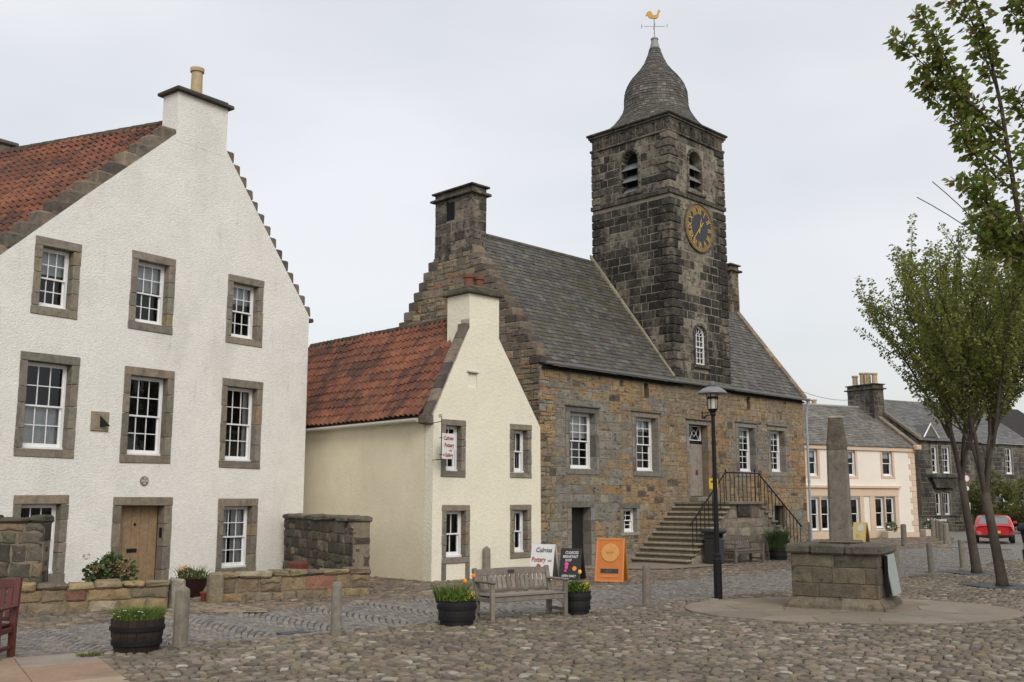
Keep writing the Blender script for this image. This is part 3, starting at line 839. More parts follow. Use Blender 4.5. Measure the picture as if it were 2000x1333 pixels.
# ================================================================ cream pottery house
pt = thing("pottery_house", "small cream harled house with steep gable and red pantile roof", "house", (-2.037, 26.417, 0), face_rz(46))
PL = 9.0
OUT = [(-.0, -.1), (3.96, -.1), (3.95, 4.08), (2.33, 6.45), (2.33, 6.9), (1.24, 6.9), (1.24, 6.63), (.02, 4.22)]
PW = {'UL': (.28, 1.125, 2.63, 4.124), 'UR': (2.745, 3.59, 2.64, 4.127), 'LL': (.33, 1.293, .42, 1.915), 'LR': (2.755, 3.576, .463, 1.915)}
SW = .155; holes = [rect(a+SW*.4, b-SW*.4, c+SW*.4, d-SW*.4) for a, b, c, d in PW.values()]
holes.append(rect(1.20, 1.52, 5.02, 5.42))
wall_solid(OUT, holes, (0, .36), .22, back=False).build("wall", M_HARL2, pt)
bm_ = wall_solid([(.002, -.1), (3.94, -.1), (3.94, 4.0), (1.80, 6.95), (.002, 4.15)], [], (0, PL), .1, front=False); bm_.v = [(x, y+.34, z) for x, y, z in bm_.v]
bm_.build("body", M_HARL3, pt)
m1 = MB(); m1.box(1.17, 1.55, .05, .10, 4.99, 5.45); m1.build("blocked_slit", M_HARL2, pt)
m1 = MB(); m1.cbox(1.14, 1.57, -.035, .09, 5.42, 5.47, .01, (.55, .53, .47)); m1.build("slit_drip", M_TRIM, pt)
for k, (a, b, c, d) in PW.items():
    w = window(pt, a+SW, b-SW, c+SW, d-SW, 2, 2, .20, (SW, SW, SW, SW), nj=4, curtain=-.15 if k == 'UR' else 0)
m1 = MB(); m1.cbox(.33, .33+SW, -.02, .1, .02, .42, .01, (.17, .15, .12)); m1.cbox(1.293-SW, 1.293, -.02, .1, .02, .42, .01, (.17, .15, .12)); m1.build("blocked_door_jambs", M_TRIM, pt)
# chimney
cm = MB(); cm.box(1.24, 2.335, .005, .93, 6.2, 7.60); ch = cm.build("chimney", M_HARL2, pt)
cm = MB(); cm.cbox(1.12, 2.45, -.12, 1.05, 7.60, 7.70, .02, (.09, .085, .06), .01); cm.cbox(1.22, 2.36, -.02, .95, 7.70, 7.83, .03, (.11, .10, .075), .01); cm.build("cope", M_STONE, ch)
chimney_pot(ch, 1.63, .5, 7.83, .42, .145, M_POT_R); chimney_pot(ch, 2.02, .5, 7.83, .42, .145, M_POT_R)
m1 = MB(); m1.cbox(1.14, 1.26, .02, .40, 6.58, 6.78, .02, (.16, .14, .11)); m1.build("chimney_shoulder", M_STONE, ch)
# skews
S_ = Vector((0, 1, 0)); A = Vector((1.80, .30, 7.10)); E1 = Vector((-.20, .30, 4.16)); E2 = Vector((4.1, .3, 4.05))
def skew(parent, p0, p1, y0, y1, th, n, pal=CS, name="skew_stone"):
    p0, p1 = Vector(p0), Vector(p1); d = (p1-p0)/n; up = Vector((-d.z, 0, d.x)).normalized()
    if up.z < 0: up = -up
    for i in range(n):
        a = p0+d*i+d*.015; b = p0+d*(i+1)-d*.015
        q = [(a.x, a.z), (b.x, b.z), (b.x+up.x*th, b.z+up.z*th), (a.x+up.x*th, a.z+up.z*th)]
        if (q[1][0]-q[0][0])*(q[2][1]-q[0][1])-(q[1][1]-q[0][1])*(q[2][0]-q[0][0]) < 0: q = q[::-1]
        m1 = MB(); m1.prism(q, y0+U(-.006, .006), y1, vcol(pick(pal), .15, .04)); m1.build(name, M_STONE, parent)
skew(pt, (-.06, 0, 4.20), (1.235, 0, 6.68), .012, .36, .075, 7)
skew(pt, (2.34, 0, 6.46), (3.97, 0, 4.06), .03, .36, .04, 7)
m1 = MB(); m1.cbox(-.20, .05, .02, .36, 3.98, 4.24, .03, (.12, .105, .085), .015); m1.build("skew_putt", M_STONE, pt)
rm = MB()
for E_ in (E1, E2): rm.add([tuple(A), tuple(A+S_*PL), tuple(E_+S_*PL), tuple(E_)], [(0, 1, 2, 3)])
roof = rm.build("roof", M_SLATEBED, pt)
D3 = (E1-A); LD = D3.length
pantiles(roof, A+Vector((0, .02, .02)), S_, D3, 38, 12, .22, LD/12, 300, key=lambda q: q[0])
rm = MB()
for i in range(18): p = A+S_*(.2+i*.46); rm.tube([p-S_*.23, p+S_*.24+Vector((0, 0, .01))], .10, 8, vcol((.075, .06, .045), .2))
rm.build("ridge", M_STONE, roof)
rm = MB(); rm.tube([(-.25, .35, 4.09), (-.25, PL, 4.05)], .055, 8); rm.build("gutter", plain("gutter_cream", (.42, .39, .33)), pt)
# ================================================================ town house with clock tower
th = thing("town_house", "long stone town house with slate roof, outside stair and black clock tower", "town house", (2.169, 32.84, 0), face_rz(44.5))
U0, U1, EZ, RV, RZT = -1.9, 14.4, 6.20, 3.66, 11.2
BV = 7.3
DKW = {'w1': (-.50, .76, 3.03, 4.83), 'w2': (2.90, 4.10, 3.03, 4.86), 'w4': (9.33, 10.47, 3.14, 4.84), 'w5': (11.66, 12.75, 3.18, 4.83)}
DOR = (6.05, 7.25, 2.18, 4.78); LD_ = (-.44, .50, -.05, 1.81); LW = (2.17, 2.90, .98, 1.77); DW = (11.8, 12.62, .98, 1.84)
VT = [(3.44, 3.70, 5.55, 6.10), (10.02, 10.28, 5.56, 6.06)]
rects = list(DKW.values())+[DOR, LD_, LW, DW]+VT
outl = [(U0, -.1), (U1, -.1), (U1, EZ), (U0, EZ)]
wl = wall_solid(outl, [rect(*r, .004) for r in rects], (0, .6), .38, back=False).build("wall", M_MORTAR, th)
# facade masonry, stone by stone
OC = [((.205, .135, .066), 7), ((.185, .128, .070), 6), ((.225, .118, .056), 3), ((.155, .115, .073), 5), ((.235, .172, .10), 3), ((.125, .098, .068), 3), ((.18, .148, .105), 3)]
GR = [((.218, .205, .180), 6), ((.192, .182, .162), 5), ((.24, .222, .188), 3), ((.20, .172, .130), 3)]
def vn(u, z, s, o=0.0): return mnoise.noise(Vector((u*s+o, z*s*1.3, 3.1+o)))
def blend(a, b, t): return tuple(lerp(x, y, t) for x, y in zip(a, b))
def fcol(u, z):
    g = .06
    for (a, b, c, d) in DKW.values():
        if a-.55 < u < b+.5 and c-.35 < z < d+.5: g = .62
    if -1.2 < u < 2.1 and 1.7 < z < 5.2: g = max(g, .9)
    if -1.9 < u < 1.6 and 4.8 < z < 5.8: g = max(g, .55)
    if z < 1.7: g = max(g, .45)
    if 3.2 < u < 4.8 and 4.9 < z < 5.7: g = .5
    if g > .3 and U(0, 1) < g: return vcol(pick(GR), .10, .03)
    n1 = vn(u, z, .7)+U(-.25, .25); n2 = vn(u, z, .45, 9)+U(-.2, .2)
    c = blend((.29, .208, .120), (.29, .178, .095), max(0, min(1, n1*1.6+.35)))
    c = blend(c, (.22, .18, .128), max(0, min(1, n2*1.8+.25)))
    if U(0, 1) < .12: c = (.26, .215, .15)
    if U(0, 1) < .07: c = (.10, .08, .06)
    return vcol(c, .12, .04)
hl = [(a-.19, b+.19, c-.2, d+.20) for a, b, c, d in DKW.values()]+[(DOR[0]-.17, DOR[1]+.17, DOR[2], DOR[3]+.16), (LD_[0]-.2, LD_[1]+.2, -.1, LD_[3]+.22), (LW[0]-.16, LW[1]+.16, LW[2]-.1, LW[3]+.17), DW]+VT
rr = random.Random(21)
ASH = [(-1.15, 2.15, 1.95, 5.35)]                     # squared grey repair round the first window
st_a = rubble(-1.15, 2.15, 1.95, 5.35, hl, (.26, .36), (.35, .75), rr, .010, .004)
st_b = rubble(U0, U1, 0, EZ, hl+ASH, (.11, .30), (.17, .56), rr, .036, .004)
lay(wl, st_a+st_b, fcol, limit=300, yf=(-.014, -.002), mat=M_FACADE)
# openings
WP = [((.215, .205, .185), 5), ((.19, .18, .165), 4), ((.235, .21, .175), 3), ((.13, .12, .11), 2)]
for k, (a, b, c, d) in DKW.items():
    w = window(th, a, b, c, d, 3, 6, .25, (.17, .17, .18, .18), blind=.44 if k == 'w1' else .25, nj=5, pal=WP, fr=.11)
    m1 = MB(); m1.cbox(a-.23, b+.23, -.085, -.02, d+.17, d+.235, .015, (.14, .13, .11)); m1.build("drip_mould", M_TRIM, w)
    m1 = MB()
    m1.cbox(a-.05, a-.015, -.05, -.015, c, d+.05, .01, (.17, .16, .14)); m1.cbox(b+.015, b+.05, -.05, -.015, c, d+.05, .01, (.17, .16, .14)); m1.build("moulding", M_TRIM, w)
window(th, *LW, 2, 4, .2, (.15, .15, .16, .1), nj=2, pal=WP)
m1 = MB(); m1.box(LD_[0], LD_[1], .34, .36, 0, LD_[3]); dd = m1.build("cellar_door", plain("black_door", (.012, .011, .011), rough=.7), th)
surround(dd, LD_[0], LD_[1], 0, LD_[3], .19, .19, .21, .1, .33, nj=5, pal=WP, sill=False)
m1 = MB(); m1.box(DW[0], DW[1], .3, .32, DW[2], DW[3]); m1.build("cellar_hatch", M_ROOM, th)
for v in VT: m1 = MB(); m1.box(v[0], v[1], .25, .27, v[2], v[3]); m1.build("slit", M_ROOM, th)
# main door with fanlight
m1 = MB()
for i in range(5): m1.cbox(lerp(DOR[0], DOR[1], i/5)+.003, lerp(DOR[0], DOR[1], (i+1)/5)-.003, .27, .33, DOR[2]+.02, 4.10, .008)
md = m1.build("main_door", M_DOOR2, th)
m1 = MB(); m1.box(DOR[0], DOR[1], .26, .35, 4.10, 4.20); m1.build("transom", M_IRON, md)
m1 = MB(); m1.box(6.80, 6.92, .245, .268, 2.98, 3.14); m1.build("lock_plate", plain("rust_red", (.12, .025, .015)), md)
m1 = MB(); z0, z1 = 4.22, 4.76; a, b = DOR[0]+.04, DOR[1]-.04
m1.box(a, b, .28, .32, z0, z0+.03); m1.box(a, b, .28, .32, z1-.03, z1); m1.box(a, a+.03, .28, .32, z0, z1); m1.box(b-.03, b, .28, .32, z0, z1)
for i in range(4):
    x0, x1 = lerp(a, b, i/4), lerp(a, b, (i+1)/4); zc = (z0+z1)/2; xm = (x0+x1)/2
    for q in (1, -1):
        m1.tube([(x0, .30, zc), (xm, .30, zc+q*.24 if i % 2 else zc+q*.12), (x1, .30, zc)], .012, 5)
fl = m1.build("fanlight", M_WHITE, md); pane(fl, a, b, z0, z1, .325)
m1 = MB(); m1.box(DOR[0], DOR[1], .36, .38, DOR[2], DOR[3]); m1.build("room", M_ROOM, md)
surround(md, DOR[0], DOR[1], DOR[2], DOR[3], .16, .16, .16, .1, .26, nj=6, pal=[((.22, .17, .12), 3), ((.20, .19, .17), 3)], sill=False)
m1 = MB(); m1.cbox(DOR[0]-.24, DOR[1]+.24, -.10, -.02, DOR[3]+.16, DOR[3]+.23, .02, (.19, .16, .12)); m1.build("drip_mould", M_TRIM, md)
# wall lantern on its bracket above the door
m1 = MB(); m1.tube([(6.9, -.02, 4.95), (6.9, -.02, 5.30)], .02, 6); m1.tube([(6.9, -.02, 5.0), (6.9, -.2, 5.12), (6.9, -.4, 5.14), (6.9, -.55, 5.22)], .018, 6); m1.tube([(6.9, -.02, 5.22), (6.9, -.5, 5.22)], .015, 6)
m1.tube([(6.9, -.5, 5.22), (6.9, -.5, 5.36)], .02, 6)
lb = m1.build("wall_lantern", M_IRON, th)
m1 = MB(); m1.m = Matrix.Translation((6.9, -.5, 0)); m1.lathe([(.07, 5.36), (.15, 5.66), (.16, 5.66), (.03, 5.80), (.03, 5.86), (0, 5.88)], 4, ph=pi/4, col=(.2, .14, .1)); m1.build("lantern_head", plain("copper_brown", (.16, .10, .075)), lb)
# gutter and downpipe
m1 = MB(); m1.tube([(U0+.1, -.20, EZ+.06), (5.3, -.20, EZ+.05), (9, -.20, EZ+.05), (U1+.25, -.20, EZ+.03)], .055, 8); m1.build("gutter", plain("gutter_grey", (.12, .122, .125), rough=.6), th)
m1 = MB(); m1.tube([(U1+.16, -.20, EZ), (U1+.12, -.14, EZ-.3), (U1+.10, -.09, EZ-.6), (U1+.10, -.09, .02)], .05, 8); 
for z in (1.0, 2.8, 4.6): m1.tube([(U1+.10, -.09, z), (U1+.10, -.09, z+.08)], .065, 8)
m1.build("downpipe", plain("pipe_blue_grey", (.30, .34, .38), rough=.5), th)
# ---- roof
rm = MB(); e0, e1 = Vector((U0+.35, -.22, EZ-.02)), Vector((U1-.1, -.22, EZ-.02)); a0, a1 = Vector((U0+.35, RV, RZT)), Vector((U1-.1, RV, RZT))
b0, b1 = Vector((U0+.35, BV+.2, 6.9)), Vector((U1-.1, BV+.2, 6.9))
rm.add([tuple(v) for v in (e0, e1, a1, a0, b0, b1)], [(0, 1, 2, 3), (3, 2, 5, 4)]); roof = rm.build("roof", M_SLATEBED, th)
TU0, TU1, TV = 5.25, 8.90, 3.75
SLEN = (a0-e0).length
slates(roof, a0+Vector((0, 0, .015)), (1, 0, 0), e0-a0, (a1-a0).x, SLEN, .185, .25, keep=lambda s, t: not (TU0+.1 < s+U0+.35 < TU1-.1))
for pa, pb in ((tuple(a0), (TU0, RV, RZT)), ((TU1, RV, RZT), tuple(a1))):
    rm = MB(); rm.tube([pa, pb], .10, 8, (.10, .098, .09)); rm.build("ridge", M_STONE, roof)
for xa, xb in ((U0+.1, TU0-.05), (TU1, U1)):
    rm = MB(); rm.box(xa, xb, -.10, .30, EZ-.10, EZ-.04); rm.build("eaves_shade_board", M_ROOM, roof)  # near-black strip standing in for the shade under the eaves
# ---- left gable with crow steps and great chimney
GM = Matrix(((0, 1, 0, U0), (-1, 0, 0, 0), (0, 0, 1, 0), (0, 0, 0, 1)))      # x' = -depth, y' = along the front, front faces the left
gm = MB(GM); go = [(-BV, -.1), (0, -.1), (0, EZ), (-RV+.75, 10.2), (-RV+.6, 10.6), (-4.98, 10.6), (-4.98, 10.2), (-BV, 7.3)]
ws = wall_solid(go, [], (0, .55), .1); gm.add(ws.v, ws.f); lg = gm.build("left_gable", M_MORTAR, th)
conv = [(-BV, 3.2), (0, 3.2), (0, EZ), (-RV+.60, 10.4), (-4.98, 10.4), (-BV, 7.3)]
GP = [((.25, .195, .135), 6), ((.21, .17, .125), 5), ((.30, .235, .165), 3), ((.15, .125, .095), 3), ((.29, .165, .10), 1)]
lay(lg, rubble(-BV, 0, 3.2, 10.4, [], (.16, .32), (.22, .55), rr, outline=conv), lambda u, z: vcol(pick(GP), .2, .05), m=GM, limit=220, mat=M_FACADE)
def gstep(parent, d0, d1, z0, z1, a, b, pal=CS):
    m1 = MB(); m1.cbox(a, b, d0, d1, z0, z1, .035, vcol(pick(pal), .2, .05), .014); m1.build("crow_step", M_STONE, parent)
n = 17
for i in range(n):
    t = (i+.5)/n; d = lerp(0, 3.02, t); z = lerp(EZ, 10.25, t); r = (10.25-EZ)/n
    gstep(lg, d-.22, d+.34, z-r*.35, z+r*.68, U0-.03, U0+.52)
n = 9
for i in range(n):
    t = (i+.5)/n; d = lerp(BV, 4.95, t); z = lerp(7.3, 10.25, t); r = (10.25-7.3)/n
    gstep(lg, d-.34, d+.22, z-r*.35, z+r*.68, U0-.03, U0+.52)
def stack(parent, name, u0, u1, v0, v1, z0, z1, pal, opening=None, seed=4, limit=120):
    """ashlar chimney stack: blocks on the two sides the square can see"""
    cm = MB(); cm.box(u0+.02, u1-.02, v0+.02, v1-.02, z0, z1, (.1, .09, .08)); st = cm.build(name, M_MORTAR_D, parent)
    rg = random.Random(seed); f = lambda u, z: vcol(pick(pal), .2, .05)
    hs = [opening] if opening else []
    ML = Matrix(((0, 1, 0, u0+.02), (-1, 0, 0, 0), (0, 0, 1, 0), (0, 0, 0, 1)))
    lay(st, rubble(-v1, -v0, z0, z1, hs, (.28, .38), (.35, .75), rg, .008, .006), f, m=ML, limit=limit, mat=M_ASHLAR)
    lay(st, rubble(u0, u1, z0, z1, [], (.28, .38), (.28, .5), rg, .008, .006), f, m=Matrix.Translation((0, v0+.02, 0)), limit=limit, mat=M_ASHLAR)
    for k, (za, zb, e) in enumerate(((z1-.02, z1+.07, .13), (z1+.07, z1+.26, .0), (z1+.26, z1+.33, .09))):
        m1 = MB(); m1.cbox(u0-e, u1+e, v0-e, v1+e, za, zb, .02, vcol((.10, .09, .075), .2), .006); m1.build("cope", M_ASHLAR, st)
    return st
CHP = [((.115, .103, .085), 5), ((.15, .132, .105), 4), ((.07, .062, .054), 4), ((.20, .175, .135), 2)]
st = stack(th, "great_chimney", U0-.02, U0+.68, 3.05, 4.97, 10.2, 12.40, CHP, opening=(-4.35, -3.95, 11.62, 12.30))
m1 = MB(); m1.box(U0-.01, U0+.05, 3.95, 4.35, 11.62, 12.30); m1.build("flue_opening", M_ROOM, st)
# ---- right gable skew and chimney
for i in range(10):
    m1 = MB(); t0, t1 = i/10+.004, (i+1)/10-.004; d0, d1 = lerp(-.2, 3.3, t0), lerp(-.2, 3.3, t1); z0, z1 = lerp(EZ+.0, 10.75, t0), lerp(EZ+.0, 10.75, t1)
    m1.add([(U1-.30, d0, z0), (U1+.06, d0, z0), (U1+.06, d1, z1), (U1-.30, d1, z1), (U1-.30, d0, z0+.16), (U1+.06, d0, z0+.16), (U1+.06, d1, z1+.16), (U1-.30, d1, z1+.16)],
           [(0, 1, 5, 4), (1, 2, 6, 5), (2, 3, 7, 6), (3, 0, 4, 7), (4, 5, 6, 7)], vcol(pick([((.23, .155, .10), 3), ((.19, .16, .12), 4), ((.27, .20, .14), 2)]), .15)); m1.build("skew_stone", M_STONE, th)
m1 = MB(); m1.add([(U1, 0, 0), (U1, BV, 0), (U1, BV, 7.2), (U1, RV, RZT), (U1, 0, EZ)], [(0, 1, 2, 3, 4)], (.2, .16, .11)); m1.build("right_gable", M_STONE, th)
stack(th, "east_chimney", U1-.62, U1+.02, 2.88, 4.5, 10.2, 12.2, [((.20, .165, .12), 4), ((.15, .13, .10), 3)], seed=7)
# ---- clock tower
TZ0, TZ1 = 6.1, 15.75; CB = 13.40
AW = (6.60, 7.34, 7.02, 8.50); BW = (6.52, 7.38, 13.70, 15.29); BL = (1.47, 2.27, 13.70, 15.35)
def arch(u0, u1, z0, z1, n=9):
    r = (u1-u0)/2; c = (u0+u1)/2
    return [(u0, z0), (u1, z0)]+[(c+r*cos(pi*i/n), z1-r+r*sin(pi*i/n)) for i in range(n+1)]
tm = MB(); ws = wall_solid(rect(TU0+.02, TU1-.02, TZ0, TZ1), [arch(*AW), arch(*BW)], (0, .45), .44); tm.m = Matrix.Translation((0, .02, 0)); tm.add(ws.v, ws.f);
tower = tm.build("clock_tower", M_MORTAR_D, th)
tm = MB(); tm.box(TU0+.50, TU1-.02, .48, TV-.02, TZ0, TZ1); tm.build("tower_core", M_ASHLAR, tower)
LM = Matrix(((0, 1, 0, TU0+.02), (-1, 0, 0, 0), (0, 0, 1, 0), (0, 0, 0, 1)))
tm = MB(LM); ws = wall_solid(rect(-TV+.02, -.475, TZ0, TZ1), [arch(-BL[1], -BL[0], BL[2], BL[3])], (0, .47), .44); tm.add(ws.v, ws.f); tm.build("west_face", M_MORTAR_D, tower)
TD = [((.024, .022, .020), 9), ((.040, .036, .031), 6), ((.085, .075, .060), 3), ((.19, .168, .13), 2.6)]
TL = [((.185, .163, .127), 5), ((.15, .132, .102), 5), ((.10, .088, .07), 4), ((.042, .038, .033), 4)]
TF = [((.225, .20, .16), 7), ((.195, .173, .138), 5), ((.15, .132, .105), 4)]
def tcol_front(u, z):
    if z > CB: return vcol(pick(TF), .10, .03)
    k = vn(u, z, .8, 4)*1.4+.38
    if z > 10.9: k = .95 if u < 7.9 else .35
    elif 6.0 < u < 7.1: k += .28
    elif u > 7.2: k -= .3
    k = max(0, min(1, k+U(-.22, .22)))
    return vcol(blend((.026, .024, .021), (.215, .19, .15), k**1.4), .14, .03)
def tcol_left(u, z):
    if z > CB: return vcol(pick(TL), .18, .04)
    k = vn(u, z, .75, 7)*1.5+.30+(.18 if z < 8.5 else 0)+(.15 if u < -3.0 else 0)-(.25 if u > -1.0 else 0)
    k = max(0, min(1, k+U(-.22, .22)))
    return vcol(blend((.026, .024, .021), (.20, .178, .14), k**1.4), .12, .03)
cz = 12.28; cu = 7.06
hf = [(AW[0]-.10, AW[1]+.10, AW[2]-.16, AW[3]+.08), (BW[0]-.13, BW[1]+.13, BW[2]-.18, BW[3]+.12), (cu-.98, cu+.98, cz-.98, cz+.98), (5, 9, CB-.09, CB+.09)]
hl2 = [(-BL[1]-.13, -BL[0]+.13, BL[2]-.18, BL[3]+.12), (-4, 0, CB-.09, CB+.09)]
Q = .0
def quoins(side):
    res = []; z = TZ0; k = 0
    while z < TZ1-.1:
        h = .322; z1 = min(z+h, TZ1)
        res.append((z, z1, .62 if (k+side) % 2 else .40)); z = z1; k += 1
    return res
fp = []; lp = []
for (z, z1, w) in quoins(0):
    zm = (z+z1)/2
    if abs(zm-CB) < .1: continue
    g = .008
    hs = [h for h in hf if h[2] < zm < h[3] and h[0] > 5.1]
    fp += rubble(TU0+w, TU1-w, z, z1-.001, [(h[0], h[1], z-.1, z1+.1) for h in hs], (.33, .34), (.28, .62), rr, .014, .013)
    wq = .62 if w == .40 else .40
    hs = [h for h in hl2 if h[2] < zm < h[3] and h[0] > -3.9]
    lp += rubble(-TV+wq, -wq, z, z1-.001, [(h[0], h[1], z-.1, z1+.1) for h in hs], (.33, .34), (.28, .62), rr, .012, .012)
fp = [p for p in fp if min(math.hypot(q[0]-cu, q[1]-cz) for q in p) > .80 or True]
# spandrel stones round the clock
for sx in (-1, 1):
    for sz in (-1, 1):
        pts = [(cu+sx*.98, cz+sz*.98)]+[(cu+sx*.98*cos(a), cz+sz*.98*sin(a)) for a in [pi/2*i/6 for i in range(7)]]
        ar = sum(pts[i][0]*pts[(i+1) % len(pts)][1]-pts[(i+1) % len(pts)][0]*pts[i][1] for i in range(len(pts)))
        fp.append(pts if ar > 0 else pts[::-1])
lay(tower, fp, tcol_front, m=Matrix.Translation((0, .02, 0)), limit=140, mat=M_ASHLAR, yf=(-.013, -.003), ctr=.010, bev=.008, name="front_block", rest="front_infill")
lay(tower, lp, tcol_left, m=LM, limit=160, mat=M_ASHLAR, yf=(-.014, -.003), ctr=.012, bev=.008, name="side_block", rest="side_infill")
for (z, z1, w) in quoins(0):                                   # corner stones stand proud with sunk joints
    if abs((z+z1)/2-CB) < .1: continue
    wq = .62 if w == .40 else .40
    for cx0, cx1, vv in ((TU0-.035, TU0+w, wq), (TU1-w, TU1+.035, wq)):
        m1 = MB(); zc = z > CB
        c = vcol(pick(TL) if z > CB else blend((.026, .024, .021), (.19, .17, .135), max(0, min(1, vn(cx0, z, .6, 2)*1.3+.22+U(-.15, .15)))**1.4), .12, .03)
        m1.cbox(cx0, cx1, -.035, vv, z+.012, z1-.012, .03, c, .006); m1.build("quoin", M_ASHLAR, tower)
    m1 = MB(); m1.cbox(TU0-.035, TU0+.4, TV-wq, TV+.02, z+.012, z1-.012, .03, vcol(pick(TL if z > CB else TD), .2, .04), .006); m1.build("quoin", M_ASHLAR, tower)
def band(za, zb, e, c, name="string_course", b=.015):
    m1 = MB(); m1.cbox(TU0-e, TU1+e, -e, TV+e, za, zb, b, c, .004); return m1.build(name, M_ASHLAR, tower)
band(CB-.085, CB+.085, .05, (.075, .068, .058))
band(TZ1-.04, TZ1+.05, .06, (.15, .135, .105)); band(TZ1+.05, TZ1+.42, -.01, (.09, .08, .065), "frieze")
m1 = MB(); k = 0; x = TU0
while x < TU1-.03:
    if not (k % 9 == 8): m1.box(x, x+.045, -.045, .03, TZ1+.07, TZ1+.41, vcol((.13, .115, .09), .3))
    x += .075 if k % 9 != 8 else .14; k += 1
k = 0; x = .02
while x < TV-.03:
    if not (k % 9 == 8): m1.box(TU0-.045, TU0+.03, x, x+.045, TZ1+.07, TZ1+.41, vcol((.11, .10, .08), .3))
    x += .075 if k % 9 != 8 else .14; k += 1
m1.build("fluted_frieze", M_ASHLAR, tower)
band(TZ1+.42, TZ1+.50, .05, (.085, .076, .065), "cornice"); band(TZ1+.50, TZ1+.60, .10, (.075, .068, .058), "cornice"); band(TZ1+.60, TZ1+.70, .165, (.065, .06, .05), "cornice", .03)
# ogee slate roof
TCX, TCY = (TU0+TU1)/2, TV/2; ZB = TZ1+.70
OG = [(1.92, 0, 3.4), (1.85, .06, 3.2), (1.74, .18, 2.9), (1.60, .36, 2.6), (1.455, .62, 2.3), (1.335, .90, 2.05), (1.27, 1.16, 2), (1.265, 1.46, 2), (1.235, 1.78, 2), (1.12, 2.10, 2), (.915, 2.40, 2), (.675, 2.68, 2), (.47, 2.98, 2), (.33, 3.30, 2), (.24, 3.58, 2), (.195, 3.74, 2)]
def ogee(t):
    t = max(0, min(len(OG)-1.0001, t)); i = int(t); f = t-i; a, b = OG[i], OG[i+1]
    return tuple(lerp(a[q], b[q], f) for q in range(3))
m1 = MB(); m1.lathe([(r-.03, ZB+z, e) for r, z, e in OG], 48, TCX, TCY); og = m1.build("ogee_roof", M_SLATEBED, tower)
m1 = MB(); arc = [0]
for i in range(len(OG)-1): arc.append(arc[-1]+math.hypot(OG[i+1][0]-OG[i][0], OG[i+1][1]-OG[i][1]))
def at_arc(s):
    s = max(0, min(arc[-1]-1e-4, s))
    for i in range(len(arc)-1):
        if s <= arc[i+1]: return ogee(i+(s-arc[i])/(arc[i+1]-arc[i]))
    return OG[-1]
def og_pt(s, t, lift):
    r, z, e = at_arc(s); c, q = cos(t), sin(t); mlt = 1/((abs(c)**e+abs(q)**e)**(1/e)); r = r*mlt+lift
    return (TCX+r*c, TCY+r*q, ZB+z)
s = arc[-1]; ROWH = .115
while s > 0.02:
    r, z, e = at_arc(s-ROWH); nn = max(9, int(2*pi*r*1.08/.19)); ph = U(0, 1)
    for k in range(nn):
        t0 = 2*pi*(k+ph)/nn; t1 = 2*pi*(k+ph+.95)/nn; lf = U(.016, .028); lo = max(0, s-ROWH+U(-.008, .008))
        m1.add([og_pt(lo, t0, lf), og_pt(lo, t1, lf), og_pt(min(arc[-1], s+.05), t1, -.004), og_pt(min(arc[-1], s+.05), t0, -.004), og_pt(lo, t0, lf-.016), og_pt(lo, t1, lf-.016)], [(0, 1, 2, 3), (4, 5, 1, 0)],
               vcol(pick([((.078, .072, .064), 6), ((.058, .054, .049), 4), ((.105, .095, .083), 3), ((.16, .145, .128), 1.0)]), .18, .04))
    s -= ROWH
stuff(m1.build("slate_courses", M_SLATE, og))
m1 = MB(); m1.lathe([(.215, ZB+3.66), (.185, ZB+3.80), (.15, ZB+3.94), (.135, ZB+4.06), (.16, ZB+4.08), (.15, ZB+4.13), (.05, ZB+4.15), (.04, ZB+4.20), (0, ZB+4.23)], 16, TCX, TCY); m1.build("lead_finial", M_LEAD, og)
# weathercock
wz = ZB+4.16
m1 = MB(); m1.tube([(TCX, TCY, wz), (TCX, TCY, wz+.86)], .016, 6); m1.tube([(TCX-.30, TCY+.30, wz+.5), (TCX+.30, TCY-.30, wz+.5)], .009, 5); m1.tube([(TCX-.2, TCY-.2, wz+.5), (TCX+.2, TCY+.2, wz+.5)], .009, 5)
wv = m1.build("weathervane", plain("vane_iron", (.10, .11, .12)), og)
lm = text_mesh("S", .22, M_LEAD, .006); o = put("letter", lm, wv, (TCX+.37, TCY-.37, wz+.52), radians(-45+90))
lm = text_mesh("N", .20, M_LEAD, .006); o = put("letter", lm, wv, (TCX-.36, TCY+.36, wz+.50), radians(45))
m1 = MB(Matrix.Translation((TCX, TCY, wz+.85)) @ Matrix.Rotation(radians(-46), 4, 'Z'))
ck = [(-.14, .0), (.08, -.02), (.17, .04), (.20, .14), (.215, .26), (.26, .29), (.225, .31), (.235, .36), (.19, .375), (.155, .35), (.14, .25), (.10, .15), (.0, .12), (-.07, .16), (-.08, .24), (-.14, .30), (-.22, .30), (-.30, .24), (-.34, .13), (-.30, .08), (-.26, .14), (-.22, .04)]
m1.prism(ck, -.03, .03); m1.build("weathercock", M_GILT, wv)
